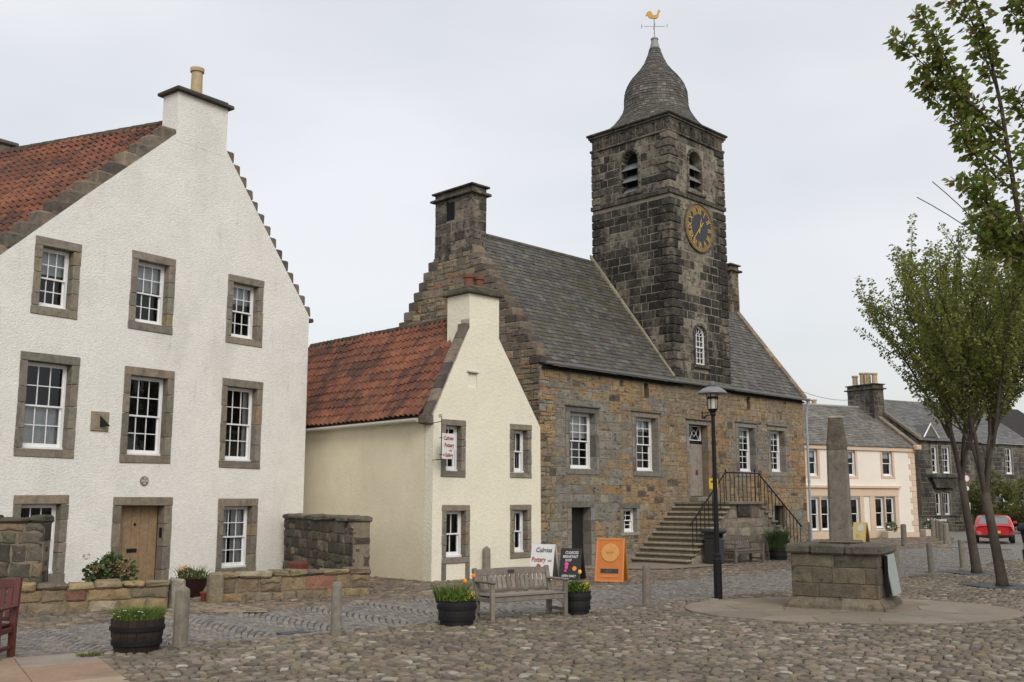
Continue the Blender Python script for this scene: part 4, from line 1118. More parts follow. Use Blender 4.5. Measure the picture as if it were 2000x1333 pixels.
# arched sash in the tower front
def arched_window(parent, u0, u1, z0, z1, name):
    mb = MB(Matrix.Translation((0, .02, 0))); y = .09; r = (u1-u0)/2; c = (u0+u1)/2; zs = z1-r
    o_ = arch(u0, u1, z0, z1, 12); i_ = arch(u0+.07, u1-.07, z0+.08, z1-.07, 12); n = len(o_)
    vs = [(p[0], y, p[1]) for p in o_]+[(p[0], y, p[1]) for p in i_]+[(p[0], y+.06, p[1]) for p in i_]
    mb.add(vs, [q for i in range(n) for q in ((i, (i+1) % n, n+(i+1) % n, n+i), (n+i, n+(i+1) % n, 2*n+(i+1) % n, 2*n+i))])
    zm = z0+(z1-z0)*.46; mb.box(u0+.05, u1-.05, y-.02, y+.04, zm-.025, zm+.025); mb.box(u0+.05, u1-.05, y+.002, y+.035, zs-.012, zs+.012)
    for i in (1, 2): x = lerp(u0+.06, u1-.06, i/3); mb.box(x-.012, x+.012, y+.004, y+.034, z0+.06, zs)
    for zz in (z0+.06+(zm-z0)*.31, z0+.06+(zm-z0)*.64, (zm+zs)/2): mb.box(u0+.05, u1-.05, y+.006, y+.03, zz-.011, zz+.011)
    for a in (35, 70, 110, 145): mb.tube([(c+.1*cos(radians(a)), y+.02, zs+.1*sin(radians(a))), (c+(r-.06)*cos(radians(a)), y+.02, zs+(r-.06)*sin(radians(a)))], .012, 4)
    mb.tube([(c+.1*cos(pi*i/8), y+.02, zs+.1*sin(pi*i/8)) for i in range(9)], .012, 4)
    w = mb.build(name, M_WHITE, parent)
    m1 = MB(Matrix.Translation((0, .02, 0))); m1.add([(p[0], y+.045, p[1]) for p in i_], [tuple(range(n))]); m1.build("pane", M_GLASS, w)
    m1 = MB(); m1.box(u0-.1, u1+.1, y+.4, y+.42, z0-.1, z1+.1); m1.build("room", M_ROOM, w)
    return w
aw = arched_window(tower, *AW, "arched_window")
def arch_ring(parent, u0, u1, z0, z1, w, m, c, yf=-.05, n=8, name="arch_stone", sill=True, mat=None):
    r = (u1-u0)/2; cc = (u0+u1)/2; zs = z1-r; mat = mat or M_ASHLAR
    for i in range(n):
        a0, a1 = pi*i/n+.015, pi*(i+1)/n-.015
        p = [(cc+r*cos(a0), zs+r*sin(a0)), (cc+(r+w)*cos(a0), zs+(r+w)*sin(a0)), (cc+(r+w)*cos((a0+a1)/2), zs+(r+w)*sin((a0+a1)/2)), (cc+(r+w)*cos(a1), zs+(r+w)*sin(a1)), (cc+r*cos(a1), zs+r*sin(a1))]
        m1 = MB(m); m1.stone(p, yf, .30, .012, vcol(c, .2, .04)); m1.build(name, mat, parent)
    for s_ in (0, 1):
        x0, x1 = (u0-w, u0) if s_ == 0 else (u1, u1+w)
        for q in range(4):
            m1 = MB(m); m1.cbox(x0, x1, yf, .30, lerp(z0, zs, q/4)+.006, lerp(z0, zs, (q+1)/4)-.006, .012, vcol(c, .2, .04)); m1.build("jamb_stone", mat, parent)
    if sill: m1 = MB(m); m1.cbox(u0-w*1.4, u1+w*1.4, yf-.06, .3, z0-.14, z0-.002, .02, vcol(c, .2, .04)); m1.build("sill", mat, parent)
arch_ring(aw, *AW, .10, Matrix.Translation((0, .02, 0)), (.07, .062, .053))
def louvre(parent, a, m, c):
    mb = MB(m); u0, u1, z0, z1 = a
    for i in range(3):
        zz = lerp(z0, z1-.42, i/2.6)
        mb.add([(u0, .02, zz), (u1, .02, zz), (u1, .32, zz+.30), (u0, .32, zz+.30), (u0, .02, zz-.03), (u1, .02, zz-.03)], [(0, 1, 2, 3), (4, 5, 1, 0)])
    w = mb.build("belfry_louvre", surf("louvre_slate", (.17, .17, .17), var=.15), parent)
    m1 = MB(m); m1.box(u0-.05, u1+.05, .36, .38, z0, z1); m1.build("room", M_ROOM, w)
    arch_ring(w, u0, u1, z0, z1, .12, m, c, yf=-.04); return w
louvre(tower, BW, Matrix.Translation((0, .02, 0)), (.19, .17, .135))
louvre(tower, (-BL[1], -BL[0], BL[2], BL[3]), LM, (.15, .135, .11))
# clock
CM = Matrix.Translation((cu, .0, cz)) @ Matrix.Rotation(radians(90), 4, 'X')
m1 = MB(CM); m1.lathe([(.96, -.05), (.96, .05), (.93, .075), (.90, .06), (.885, .03)], 48, col=(.13, .115, .09)); ckr = m1.build("clock", M_ASHLAR, tower)
m1 = MB(CM); m1.lathe([(.885, -.02), (.885, .034), (0, .034)], 48); dial = m1.build("clock_dial", M_CLOCK, ckr)
m1 = MB(CM)
for i in range(60):
    a = 2*pi*i/60; r0, r1, w = .80, .85, .016
    m1.flat([(r0*cos(a)+w*sin(a), r0*sin(a)-w*cos(a)), (r1*cos(a)+w*sin(a), r1*sin(a)-w*cos(a)), (r1*cos(a)-w*sin(a), r1*sin(a)+w*cos(a)), (r0*cos(a)-w*sin(a), r0*sin(a)+w*cos(a))], .036, .042)
nn = 60
for r0, r1 in ((.860, .876), (.775, .787)):
    vs = [(r*cos(2*pi*i/nn), r*sin(2*pi*i/nn), .040) for r in (r0, r1) for i in range(nn)]; m1.add(vs, [(i, nn+i, nn+(i+1) % nn, (i+1) % nn) for i in range(nn)])
m1.build("minute_ring", M_GOLD, ckr)
for i, tx in enumerate(("XII", "I", "II", "III", "IIII", "V", "VI", "VII", "VIII", "IX", "X", "XI")):
    a = -2*pi*i/12; me = text_mesh(tx, .34, M_GOLD, .004, squash=.62 if len(tx) > 2 else .8)
    o = put("numeral", me, ckr, (cu+.64*sin(-a), -.040, cz+.64*cos(a))); o.rotation_euler = (0, -a, 0)
def hand(name, ang, l0, l1, w):
    m1 = MB(); m1.prism([(-w*.6, -l0), (w*.6, -l0), (w, 0), (w*.5, l1*.8), (0, l1), (-w*.5, l1*.8), (-w, 0)], -.062, -.052); me = m1.mesh(name, M_GOLD); o = put(name, me, ckr, (cu, 0, cz)); o.rotation_euler = (0, radians(ang), 0)
hand("hour_hand", 14, .22, .44, .035); o = hand("minute_hand", 222, .34, .74, .028)
# stone fillet where the tower meets the roof
for i in range(8):
    m1 = MB(); t0, t1 = i/8+.003, (i+1)/8-.003; d0, d1 = lerp(-.05, 3.80, t0), lerp(-.05, 3.80, t1); z0, z1 = lerp(EZ+.14, 11.42, t0), lerp(EZ+.14, 11.42, t1)
    m1.add([(TU0-.14, d0, z0), (TU0-.02, d0, z0), (TU0-.02, d1, z1), (TU0-.14, d1, z1), (TU0-.14, d0, z0+.15), (TU0-.02, d0, z0+.15), (TU0-.02, d1, z1+.15), (TU0-.14, d1, z1+.15)],
           [(0, 1, 5, 4), (3, 0, 4, 7), (2, 3, 7, 6), (4, 5, 6, 7)], vcol((.27, .245, .18), .12)); m1.build("fillet_stone", M_TRIM, tower)
m1 = MB(); m1.add([(TU0-.15, -.21, EZ+.02), (TU1+.1, -.21, EZ+.02), (TU1+.1, -.02, EZ+.26), (TU0-.15, -.02, EZ+.26)], [(0, 1, 2, 3)], (.12, .11, .09)); m1.build("lead_apron", M_STONE, tower)
# ---- outside stair
SO = 2.2; LZ = 2.0; L0, L1_ = 5.10, 7.20
fs_ = MB()
prof = [(2.62, 0)]+[]
pts = [(2.62, 0.0), (10.2, 0.0)]
nR = 12; run = (L0-2.55)/(nR-1); rise = LZ/nR
left = [(2.55+run*i, rise*(i+1)) for i in range(nR)]
poly = [(2.60, 0)]+[(9.85, 0)]
r2 = (9.85-L1_)/(nR-1)
for i in range(nR-1, 0, -1): x = L1_+r2*(nR-1-i); 
top = []
for i in range(nR-1): x = L1_+r2*(nR-1-i); top += [(x, rise*(i)), (x, rise*(i+1)-.06)] if i else [(x, rise-.06)]
top += [(L1_, LZ-.10)]
lf = [(L0, LZ-.10)]
for i in range(nR-2, -1, -1): x = 2.55+run*(i); lf += [(x+run+.02, rise*(i+1)-.07), (x+.03, rise*(i+1)-.07)]
poly = [(2.58, -.02), (9.85, -.02)]+top+lf
fs_.prism(poly, -SO+.05, .0, (.2, .18, .15)); stair = fs_.build("forestair", M_MORTAR, th)
SPALT = [((.27, .245, .19), 4), ((.235, .21, .165), 3), ((.29, .26, .205), 2)]
for i in range(nR-1):
    m1 = MB(); x = 2.55+run*i; m1.cbox(x-.03, x+run+.06, -SO-.04, -.005, rise*(i+1)-.07, rise*(i+1), .018, vcol(pick(SPALT), .12), .004); m1.build("step", M_TRIM, stair)
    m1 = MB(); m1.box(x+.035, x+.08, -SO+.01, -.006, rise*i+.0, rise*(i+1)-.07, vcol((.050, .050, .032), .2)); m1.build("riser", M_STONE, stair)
    x = L1_+r2*(nR-2-i); m1 = MB(); m1.cbox(x-.06, x+r2+.03, -SO-.04, -.005, rise*(i+1)-.07, rise*(i+1), .018, vcol(pick(SPALT), .12), .004); m1.build("step", M_TRIM, stair)
m1 = MB(); m1.cbox(L0-.05, L1_+.05, -SO-.08, -.005, LZ-.10, LZ, .02, (.20, .185, .145)); m1.build("landing", M_TRIM, stair)
m1 = MB(); m1.cbox(DOR[0]-.1, DOR[1]+.1, -.42, -.004, LZ+.001, DOR[2]-.01, .02, (.20, .185, .145)); m1.build("door_step", M_TRIM, stair)
# masonry of the stair front
def under(x): 
    if x < L0: return max(0, LZ*(x-2.5)/(L0-2.5))-.12
    if x > L1_: return max(0, LZ*(9.85-x)/(9.85-L1_))-.12
    return LZ-.12
SF = [((.25, .222, .175), 5), ((.22, .195, .15), 4), ((.20, .165, .12), 3), ((.28, .245, .19), 2)]
sp = []
for p in rubble(2.9, 9.7, .0, LZ-.11, [(5.62, 6.46, 1.50, 1.87)], (.2, .36), (.28, .75), rr, .03, .006):
    q = [(x, min(z, under(x))) for x, z in p]
    if min(under(x)-z for x, z in p) > -.22 and area(q) > .02: sp.append(q)
lay(stair, sp, lambda u, z: vcol(pick(SF), .15, .04), m=Matrix.Translation((0, -SO+.05, 0)), limit=120, mat=M_STONE)
m1 = MB(); m1.cbox(5.62, 6.46, -SO-.03, -SO+.05, 1.50, 1.87, .015, (.06, .055, .05)); m1.build("plaque", M_ASHLAR, stair)
# railings
rl = MB(); yR = -SO+.10
def rail(pts, n, posts=()):
    rl.tube(pts, .022, 6)
for (xa, za, xb, zb, n) in ((2.95, .26, L0, LZ, 9), (L0, LZ, L1_, LZ, 8), (L1_, LZ, 10.1, .1, 12)):
    rl.tube([(xa, yR, za+.98), (xb, yR, zb+.98)], .026, 6)
rl.tube([(L0, yR, LZ+.98), (L0, yR, LZ+1.08)], .03, 6); rl.tube([(L1_-.25, yR, LZ), (L1_-.25, yR, LZ+1.12)], .024, 6)
hr = rl.build("handrail", M_IRON, stair)
bal = MB(); bal.tube([(0, 0, 0), (0, 0, .98)], .0145, 6); bme = bal.mesh("baluster", M_IRON)
for (xa, za, xb, zb, n) in ((2.95, .26, L0, LZ, 9), (L0, LZ, L1_, LZ, 9), (L1_, LZ, 10.1, .1, 12)):
    for i in range(n): t = (i+.5)/n if xa != L0 else i/(n-1); put("baluster", bme, stair, (lerp(xa, xb, t), yR, lerp(za, zb, t)))
# ================================================================ cream shop house beyond the town house
PEACH = [((.58, .455, .345), 5), ((.56, .435, .325), 3)]
M_PEACH = surf("peach_paint", None, var=.06, scale=3, rough=.8, bump=.1, bscale=30, bdist=.004, fine=.04)
M_CREAM = surf("cream_paint", (.72, .675, .60), var=.05, scale=1.2, rough=.85, bump=.1, bscale=30, bdist=.005, fine=.03)
cr = thing("shop_house", "cream two-storey shop house with peach trim and grey slate roof", "house", (19.12, 57.234, 0), face_rz(62))
CU0, CU1, CE, CRV, CRZ = -4.6, 4.62, 5.05, 3.5, 7.62
up = [(-3.62, -2.90, 3.38, 4.80), (-.78, -.06, 3.38, 4.80), (2.03, 2.82, 3.42, 4.84)]
gw = [(-3.62, -2.93, .45, 2.19), (-2.80, -2.11, .45, 2.19), (-.62, .07, .48, 2.19), (1.27, 1.97, .52, 2.22), (2.10, 2.80, .52, 2.22)]
wall_solid(rect(CU0, CU1, -.1, CE), [rect(*r, .03) for r in up+gw], (0, 7.0), .15).build("wall", M_CREAM, cr)
for r in up:
    window(cr, *r, 1, 2, .12, (.16, .16, .15, .14), pal=PEACH, smat=M_PEACH, nj=1, blind=.3)
for r in gw: window(cr, *r, 1, 2, .12, None)
m1 = MB(); c = PEACH[0][0]
for a, b in ((CU0, -3.64), (-2.91, -2.82), (-2.09, -1.85), (-.9, -.64), (.09, .38), (.85, 1.25), (1.99, 2.08), (2.82, 3.1)): m1.box(a, b, -.05, .10, .42, 2.3, c)
m1.box(CU0, 3.1, -.07, .1, 2.3, 2.42, c); m1.box(CU0, 3.15, -.055, .1, 2.42, 2.74, c); m1.box(CU0, 3.25, -.16, .1, 2.74, 2.86, c); m1.box(CU0, CU1, -.06, .08, -.05, .30, c); m1.box(CU0, 3.1, -.045, .1, .30, .42, c)
m1.build("shopfront", M_PEACH, cr)
m1 = MB(); m1.box(.40, .83, .04, .08, 0, 2.28, (.62, .55, .46)); m1.build("shop_door", M_PEACH, cr)
m1 = MB(); m1.box(CU0, CU1+.05, -.10, .1, CE-.22, CE-.02, c); m1.build("eaves_course", M_PEACH, cr)
for i in range(14):
    m1 = MB(); w = .50 if i % 2 else .32; m1.cbox(CU1-w, CU1+.02, -.03, .3, .32+i*.32, .32+i*.32+.30, .012, vcol(c, .05)); m1.build("quoin", M_PEACH, cr)
rm = MB(); rm.add([(CU0, -.15, CE), (CU1, -.15, CE), (CU1, CRV, CRZ), (CU0, CRV, CRZ), (CU0, 7, CE), (CU1, 7, CE)], [(0, 1, 2, 3), (3, 2, 5, 4)]); roof = rm.build("roof", M_SLATEBED, cr)
CSL = [((.15, .142, .128), 6), ((.18, .17, .15), 4), ((.12, .115, .108), 4), ((.21, .195, .17), 1)]
D3 = Vector((0, -.15-CRV, CE-CRZ)); slates(roof, (CU0, CRV, CRZ+.015), (1, 0, 0), D3, CU1-CU0, D3.length, .19, .26, pal=CSL)
rm = MB(); rm.tube([(CU0, CRV, CRZ+.02), (CU1-.5, CRV, CRZ+.02)], .10, 6, (.30, .30, .30)); rm.build("ridge", M_LEAD, roof)
for i in range(8):
    m1 = MB(); t0, t1 = i/8+.003, (i+1)/8-.003; d0, d1 = lerp(-.22, 2.9, t0), lerp(-.22, 2.9, t1); z0, z1 = lerp(CE-.02, 7.25, t0), lerp(CE-.02, 7.25, t1)
    m1.add([(CU1-.16, d0, z0), (CU1+.16, d0, z0), (CU1+.16, d1, z1), (CU1-.16, d1, z1), (CU1-.16, d0, z0+.2), (CU1+.16, d0, z0+.2), (CU1+.16, d1, z1+.2), (CU1-.16, d1, z1+.2)], [(0, 1, 5, 4), (1, 2, 6, 5), (2, 3, 7, 6), (3, 0, 4, 7), (4, 5, 6, 7)], vcol((.20, .175, .14), .12)); m1.build("skew_stone", M_STONE, cr)
m1 = MB(); m1.cbox(CU1-.2, CU1+.2, -.42, -.1, CE-.12, CE+.16, .04, (.55, .40, .28)); m1.build("skew_putt", M_PEACH, cr)
st = stack(cr, "chimney", CU1-.42, CU1+.45, 2.35, 4.45, 6.6, 8.72, [((.16, .145, .12), 4), ((.21, .18, .14), 4), ((.11, .10, .085), 3)], seed=12, limit=90)
for v in (2.65, 3.15, 3.6, 4.2): chimney_pot(st, CU1+.06, v, 9.05, U(.62, .78), .17, M_POT_Y)
# ================================================================ dark stone house on the right
dk = thing("dark_stone_house", "dark grey stone house with slate roof and white sash windows behind the trees", "house", (30.73, 73.5, 0), face_rz(60))
DU0, DU1, DE, DRV, DRZ = -2.5, 16.0, 6.25, 4.6, 9.6
dw = [(-1.13, -.55, 3.98, 5.86), (.03, .82, 3.98, 5.87), (-.96, -.45, 1.05, 2.64), (-.08, .55, 1.05, 2.64), (7.2, 7.98, 4.03, 5.98), (6.25, 6.85, 1.1, 2.45), (7.3, 7.9, 1.1, 2.45), (3.3, 4.2, 0.4, 2.6)]
wl = wall_solid(rect(DU0, DU1, -.1, DE), [rect(*r, .01) for r in dw], (0, 9.0), .2).build("wall", M_MORTAR_D, dk)
DP = [((.085, .08, .07), 5), ((.11, .102, .088), 4), ((.065, .06, .055), 4), ((.135, .12, .10), 2)]
lay(wl, rubble(DU0, 9.5, 0, DE, [(a-.1, b+.1, c_-.1, d+.1) for a, b, c_, d in dw], (.28, .38), (.45, .95), rr, .01, .008), lambda u, z: vcol(pick(DP), .18, .04), limit=0, mat=M_ASHLAR)
for r in dw[:7]: window(dk, *r, 2 if r[1]-r[0] > .6 else 1, 4 if r[3]-r[2] > 1.7 else 2, .14, None, fr=.10)
m1 = MB(); m1.box(3.3, 4.2, .15, .17, .4, 2.6); m1.build("door", M_ROOM, dk)
m1 = MB(); m1.cbox(-1.75, 1.35, -.42, .02, 3.66, 3.90, .03, (.10, .095, .085)); m1.prism([(-1.2, 2.95), (.8, 2.95), (1.2, 3.66), (-1.6, 3.66)], -.3, .02, (.05, .047, .043)); m1.build("oriel_corbel", M_ASHLAR, dk)
rm = MB(); rm.add([(DU0, -.2, DE), (DU1, -.2, DE), (DU1, DRV, DRZ), (DU0, DRV, DRZ), (DU0, 9.2, DE), (DU1, 9.2, DE)], [(0, 1, 2, 3), (3, 2, 5, 4)]); roof = rm.build("roof", M_SLATEBED, dk)
D3 = Vector((0, -.2-DRV, DE-DRZ)); slates(roof, (DU0, DRV, DRZ+.015), (1, 0, 0), D3, 13, D3.length, .22, .32, pal=[((.12, .12, .122), 6), ((.15, .148, .145), 3), ((.095, .095, .10), 4)])
for i in range(8):
    m1 = MB(); t0, t1 = i/8+.003, (i+1)/8-.003; d0, d1 = lerp(-.3, 4.6, t0), lerp(-.3, 4.6, t1); z0, z1 = lerp(DE, DRZ+.05, t0), lerp(DE, DRZ+.05, t1)
    m1.add([(DU0-.2, d0, z0), (DU0+.15, d0, z0), (DU0+.15, d1, z1), (DU0-.2, d1, z1), (DU0-.2, d0, z0+.2), (DU0+.15, d0, z0+.2), (DU0+.15, d1, z1+.2), (DU0-.2, d1, z1+.2)], [(0, 1, 5, 4), (1, 2, 6, 5), (2, 3, 7, 6), (3, 0, 4, 7), (4, 5, 6, 7)], vcol((.17, .15, .12), .12)); m1.build("skew_stone", M_STONE, dk)
m1 = MB(); m1.add([(DU0, 0, 0), (DU0, 9, 0), (DU0, 9, DE), (DU0, DRV, DRZ), (DU0, 0, DE)], [(4, 3, 2, 1, 0)], (.12, .11, .095)); m1.build("gable", M_ASHLAR, dk)
# dormer skylight with white barge boards
m1 = MB(); a, b, zb, zt, yy = -1.75, -.30, 6.55, 7.45, .05
m1.add([(a, yy, zb), (b, yy, zb), ((a+b)/2, yy, zt), ((a+b)/2, 2.2, zt)], [(0, 1, 2), (0, 2, 3), (1, 3, 2)], (.10, .10, .105)); dr = m1.build("dormer", M_SLATE, dk)
m1 = MB(); m1.tube([(a-.08, yy-.03, zb-.05), ((a+b)/2, yy-.03, zt+.03), (b+.08, yy-.03, zb-.05)], .055, 5); m1.build("barge_board", M_WHITE, dr)
# garden wall with street name
gwl = thing("roadside_wall", "low dark stone wall with white street name in front of dark house", "wall", (27.6, 69.6, 0), radians(14))
m1 = MB(); m1.box(-.2, 12, 0, .4, -.1, 1.0, (.09, .08, .068)); gb = m1.build("wall_core", M_MORTAR_D, gwl)
lay(gb, rubble(-.2, 7, 0, 1.0, [], (.2, .3), (.3, .6), rr), lambda u, z: vcol(pick(DP), .2, .05), limit=80, mat=M_ASHLAR)
m1 = MB(); m1.cbox(-.25, 12.05, -.06, .46, 1.0, 1.10, .03, (.10, .095, .08)); m1.build("cope", M_ASHLAR, gwl)
put("street_name", text_mesh("Back Causeway", .24, M_WHITE, .006), gwl, (.95, -.05, .78))
# chimneys of a roof further off
fh = thing("distant_house", "distant house roof with two chimney pots above the cream house", "house", (22.6, 76, 0), radians(20))
m1 = MB(); m1.box(-4, 4, 0, 6, -.1, 5.5); m1.build("wall", M_MORTAR, fh)
m1 = MB(); m1.prism([(-4.2, 5.4), (4.2, 5.4), (0, 8.6)], -.1, 6.1); m1.build("roof", M_SLATE, fh)
m1 = MB(); m1.box(-.55, .55, .2, .9, 7.6, 9.05, (.2, .17, .13)); chf = m1.build("chimney", M_STONE, fh)
chimney_pot(chf, -.28, .55, 9.05, .55, .19, M_POT_Y); chimney_pot(chf, .26, .55, 9.05, .5, .19, M_POT_Y)
# ================================================================ garden walls
GWP = [((.235, .175, .10), 6), ((.20, .155, .10), 6), ((.27, .205, .115), 3), ((.155, .125, .09), 4), ((.215, .115, .075), 2), ((.25, .215, .155), 2)]
DWP = [((.095, .084, .066), 6), ((.070, .062, .052), 5), ((.135, .118, .092), 4), ((.18, .155, .118), 2)]
def garden_wall(name, label, p0, p1, h, tk, pal, cope_pal, rh, sw, limit=120, end=True, cope=True):
    p0, p1 = Vector(p0), Vector(p1); d = p1-p0; Ln = d.length
    t = thing(name, label, "wall", (p0.x, p0.y, 0), atan2(d.y, d.x))
    m1 = MB(); m1.box(0, Ln, .02, tk-.02, -.08, h-.01, (.13, .11, .08)); core = m1.build("wall_core", M_MORTAR, t)
    f = lambda u, z: vcol(pick(pal), .18, .05); rg = random.Random(len(label))
    lay(core, rubble(0, Ln, -.02, h, [], rh, sw, rg, .035, .008), f, m=Matrix.Translation((0, .02, 0)), limit=limit, yf=(-.04, -.008), ctr=.02, bev=.022)
    if end:
        EM = Matrix(((0, -1, 0, Ln-.02), (1, 0, 0, 0), (0, 0, 1, 0), (0, 0, 0, 1)))
        lay(core, rubble(0, tk, -.02, h, [], rh, (.2, .4), rg, .02, .008), f, m=EM, limit=30, yf=(-.03, -.008), ctr=.02, bev=.02)
    if cope:
        x = -.02
        while x < Ln:
            w = min(U(.35, .75), Ln+.03-x); 
            if w < .12: break
            m1 = MB(); m1.cbox(x+.006, x+w-.006, -.045, tk+.04, h+U(-.02, .0), h+U(.09, .13), .035, vcol(pick(cope_pal), .15, .05), .022); m1.build("cope_stone", M_STONE, t); x += w
    return t
garden_wall("garden_wall", "low tawny rubble wall with stone cope left of the gate gap", (-8.95, 18.72), (-6.50, 19.86), .42, .42, GWP, GWP, (.16, .27), (.25, .6))
garden_wall("garden_wall", "low tawny rubble wall with stone cope right of the gate gap", (-5.83, 21.02), (-3.08, 22.74), .47, .42, GWP, GWP, (.16, .27), (.22, .5))
garden_wall("garden_wall", "tall dark lichened wall running from white house towards the street", (-6.25, 28.55), (-3.52, 22.98), 1.55, .42, DWP, [((.13, .115, .085), 3), ((.10, .09, .07), 3)], (.18, .30), (.25, .5), limit=130)
garden_wall("garden_wall", "tall dark squared-rubble wall at left edge of the picture", (-11.4, 18.85), (-8.62, 19.18), 1.62, .42, [((.085, .075, .058), 5), ((.12, .105, .08), 4), ((.06, .053, .044), 3), ((.16, .12, .08), 2)], [((.05, .045, .036), 3), ((.075, .068, .05), 2)], (.2, .34), (.25, .5), limit=130)
m1 = MB(); m1.cbox(-.14, .14, -.16, .16, -.05, .60, .04, (.21, .185, .125), .02); o = m1.build("gate_pillar", M_STONE); o.location = (-5.92, 20.95, 0); o.rotation_euler = (0, 0, .5)
tag(o, "mossy upright stone gate post at left end of the right garden wall", "gate post")
m1 = MB(); m1.cbox(-.12, .12, -.16, .16, -.05, .56, .03, (.27, .25, .21), .02); o = m1.build("gate_pillar", M_STONE); o.location = (-6.38, 19.98, 0); o.rotation_euler = (0, 0, .5)
tag(o, "pale lichened stone gate post at right end of the left garden wall", "gate post")
m1 = MB(); m1.cbox(-.3, .3, -.12, .12, 0, .26, .02, (.16, .035, .02)); o = m1.build("red_crate", plain("crate_red", (.13, .032, .02))); o.location = (-4.55, 24.4, 0); o.rotation_euler = (0, 0, -.9)
o.location = (-5.0, 24.5, .5); tag(o, "dull red box against the dark garden wall", "box"); o.location.z = 0; o.scale = (1, 1, 2.35)

# ================================================================ benches
def make_bench(label, loc, rz, mat_, cols, Ln=1.63, nback=15, sh=.43, bh=.86, name="bench", cat="bench"):
    t = thing(name, label, cat, loc, rz); k = lambda: vcol(pick(cols), .15, .04); h = Ln/2
    def P(nm, *a, b=.008):
        m1 = MB(); m1.cbox(*a, b, k()); return m1.build(nm, mat_, t)
    for s in (-1, 1):
        x0, x1 = (-h, -h+.075) if s < 0 else (h-.075, h)
        P("front_leg", x0, x1, -.27, -.20, 0, .62)
        m1 = MB(); m1.add([(x0, .20, 0), (x1, .20, 0), (x1, .28, 0), (x0, .28, 0), (x0, .20, sh), (x1, .20, sh), (x1, .28, sh), (x0, .28, sh), (x0, .30, bh), (x1, .30, bh), (x1, .36, bh-.02), (x0, .36, bh-.02)],
            [(0, 1, 5, 4), (1, 2, 6, 5), (2, 3, 7, 6), (3, 0, 4, 7), (4, 5, 9, 8), (5, 6, 10, 9), (6, 7, 11, 10), (7, 4, 8, 11), (8, 9, 10, 11)], k()); m1.build("back_leg", mat_, t)
        P("arm", x0-.012, x1+.012, -.30, .27, .62, .66, b=.015)
        P("side_rail", x0+.015, x1-.015, -.20, .20, sh-.12, sh-.05); P("stretcher", x0+.015, x1-.015, -.20, .20, .10, .15)
    P("front_rail", -h+.075, h-.075, -.255, -.22, sh-.12, sh-.03); P("back_rail", -h+.075, h-.075, .205, .24, sh-.1, sh-.03)
    for i in range(5):
        y = -.275+i*.098; P("seat_slat", -h+.06, h-.06, y, y+.075, sh-.03, sh-.005)
    m1 = MB(); n = 10; vs = []
    for i in range(n+1):
        x = lerp(-h+.07, h-.07, i/n); zt = bh-.03+.018*sin(pi*i/n); vs += [(x, .285, bh-.13), (x, .298, zt), (x, .335, zt), (x, .322, bh-.13)]
    m1.add(vs, [q for i in range(n) for q in ((4*i, 4*i+4, 4*i+5, 4*i+1), (4*i+1, 4*i+5, 4*i+6, 4*i+2), (4*i+2, 4*i+6, 4*i+7, 4*i+3), (4*i+3, 4*i+7, 4*i+4, 4*i))], k()); m1.build("top_rail", mat_, t)
    P("lower_back_rail", -h+.075, h-.075, .222, .255, sh+.02, sh+.075)
    for i in range(nback):
        x = lerp(-h+.075, h-.075, (i+.5)/nback); w = (Ln-.15)/nback*.36
        m1 = MB(); m1.add([(x-w, .232, sh+.07), (x+w, .232, sh+.07), (x+w, .252, sh+.07), (x-w, .252, sh+.07), (x-w, .296, bh-.12), (x+w, .296, bh-.12), (x+w, .316, bh-.12), (x-w, .316, bh-.12)],
            [(0, 1, 5, 4), (1, 2, 6, 5), (2, 3, 7, 6), (3, 0, 4, 7), (4, 5, 6, 7)], k()); m1.build("back_slat", mat_, t)
    for s in (-1, 1):
        x = s*(h-.075); m1 = MB(); p = [(x, sh-.12), (x, sh-.30), (x-s*.03, sh-.20), (x-s*.17, sh-.12)]
        m1.prism(p if s < 0 else p[::-1], -.25, -.225, k()); m1.build("bracket", mat_, t)
    return t
OAK = [((.19, .17, .142), 5), ((.165, .148, .124), 4), ((.215, .19, .155), 3)]
bt_ = make_bench("grey weathered slatted bench between two black tubs of spring flowers", (.17, 18.35, 0), radians(35), M_WOOD, OAK)
m1 = MB(); m1.box(-.10, .04, .283, .292, .75, .81); m1.build("name_plate", plain("dark_plaque", (.035, .035, .04)), bt_)
make_bench("weathered slatted bench against the wall of the outside stair", (7.67, 34.61, 0), radians(45.5), M_WOOD, [((.17, .15, .125), 5), ((.14, .125, .10), 4)], Ln=1.75, nback=14)
RED = [((.085, .016, .012), 4), ((.070, .014, .011), 3)]
make_bench("dark red painted bench cut off by left edge of the picture", (-7.20, 13.42, .02), radians(4), surf("red_paint", None, var=.15, rough=.45, bump=.05, spec=.5), RED, Ln=1.55, bh=1.0)

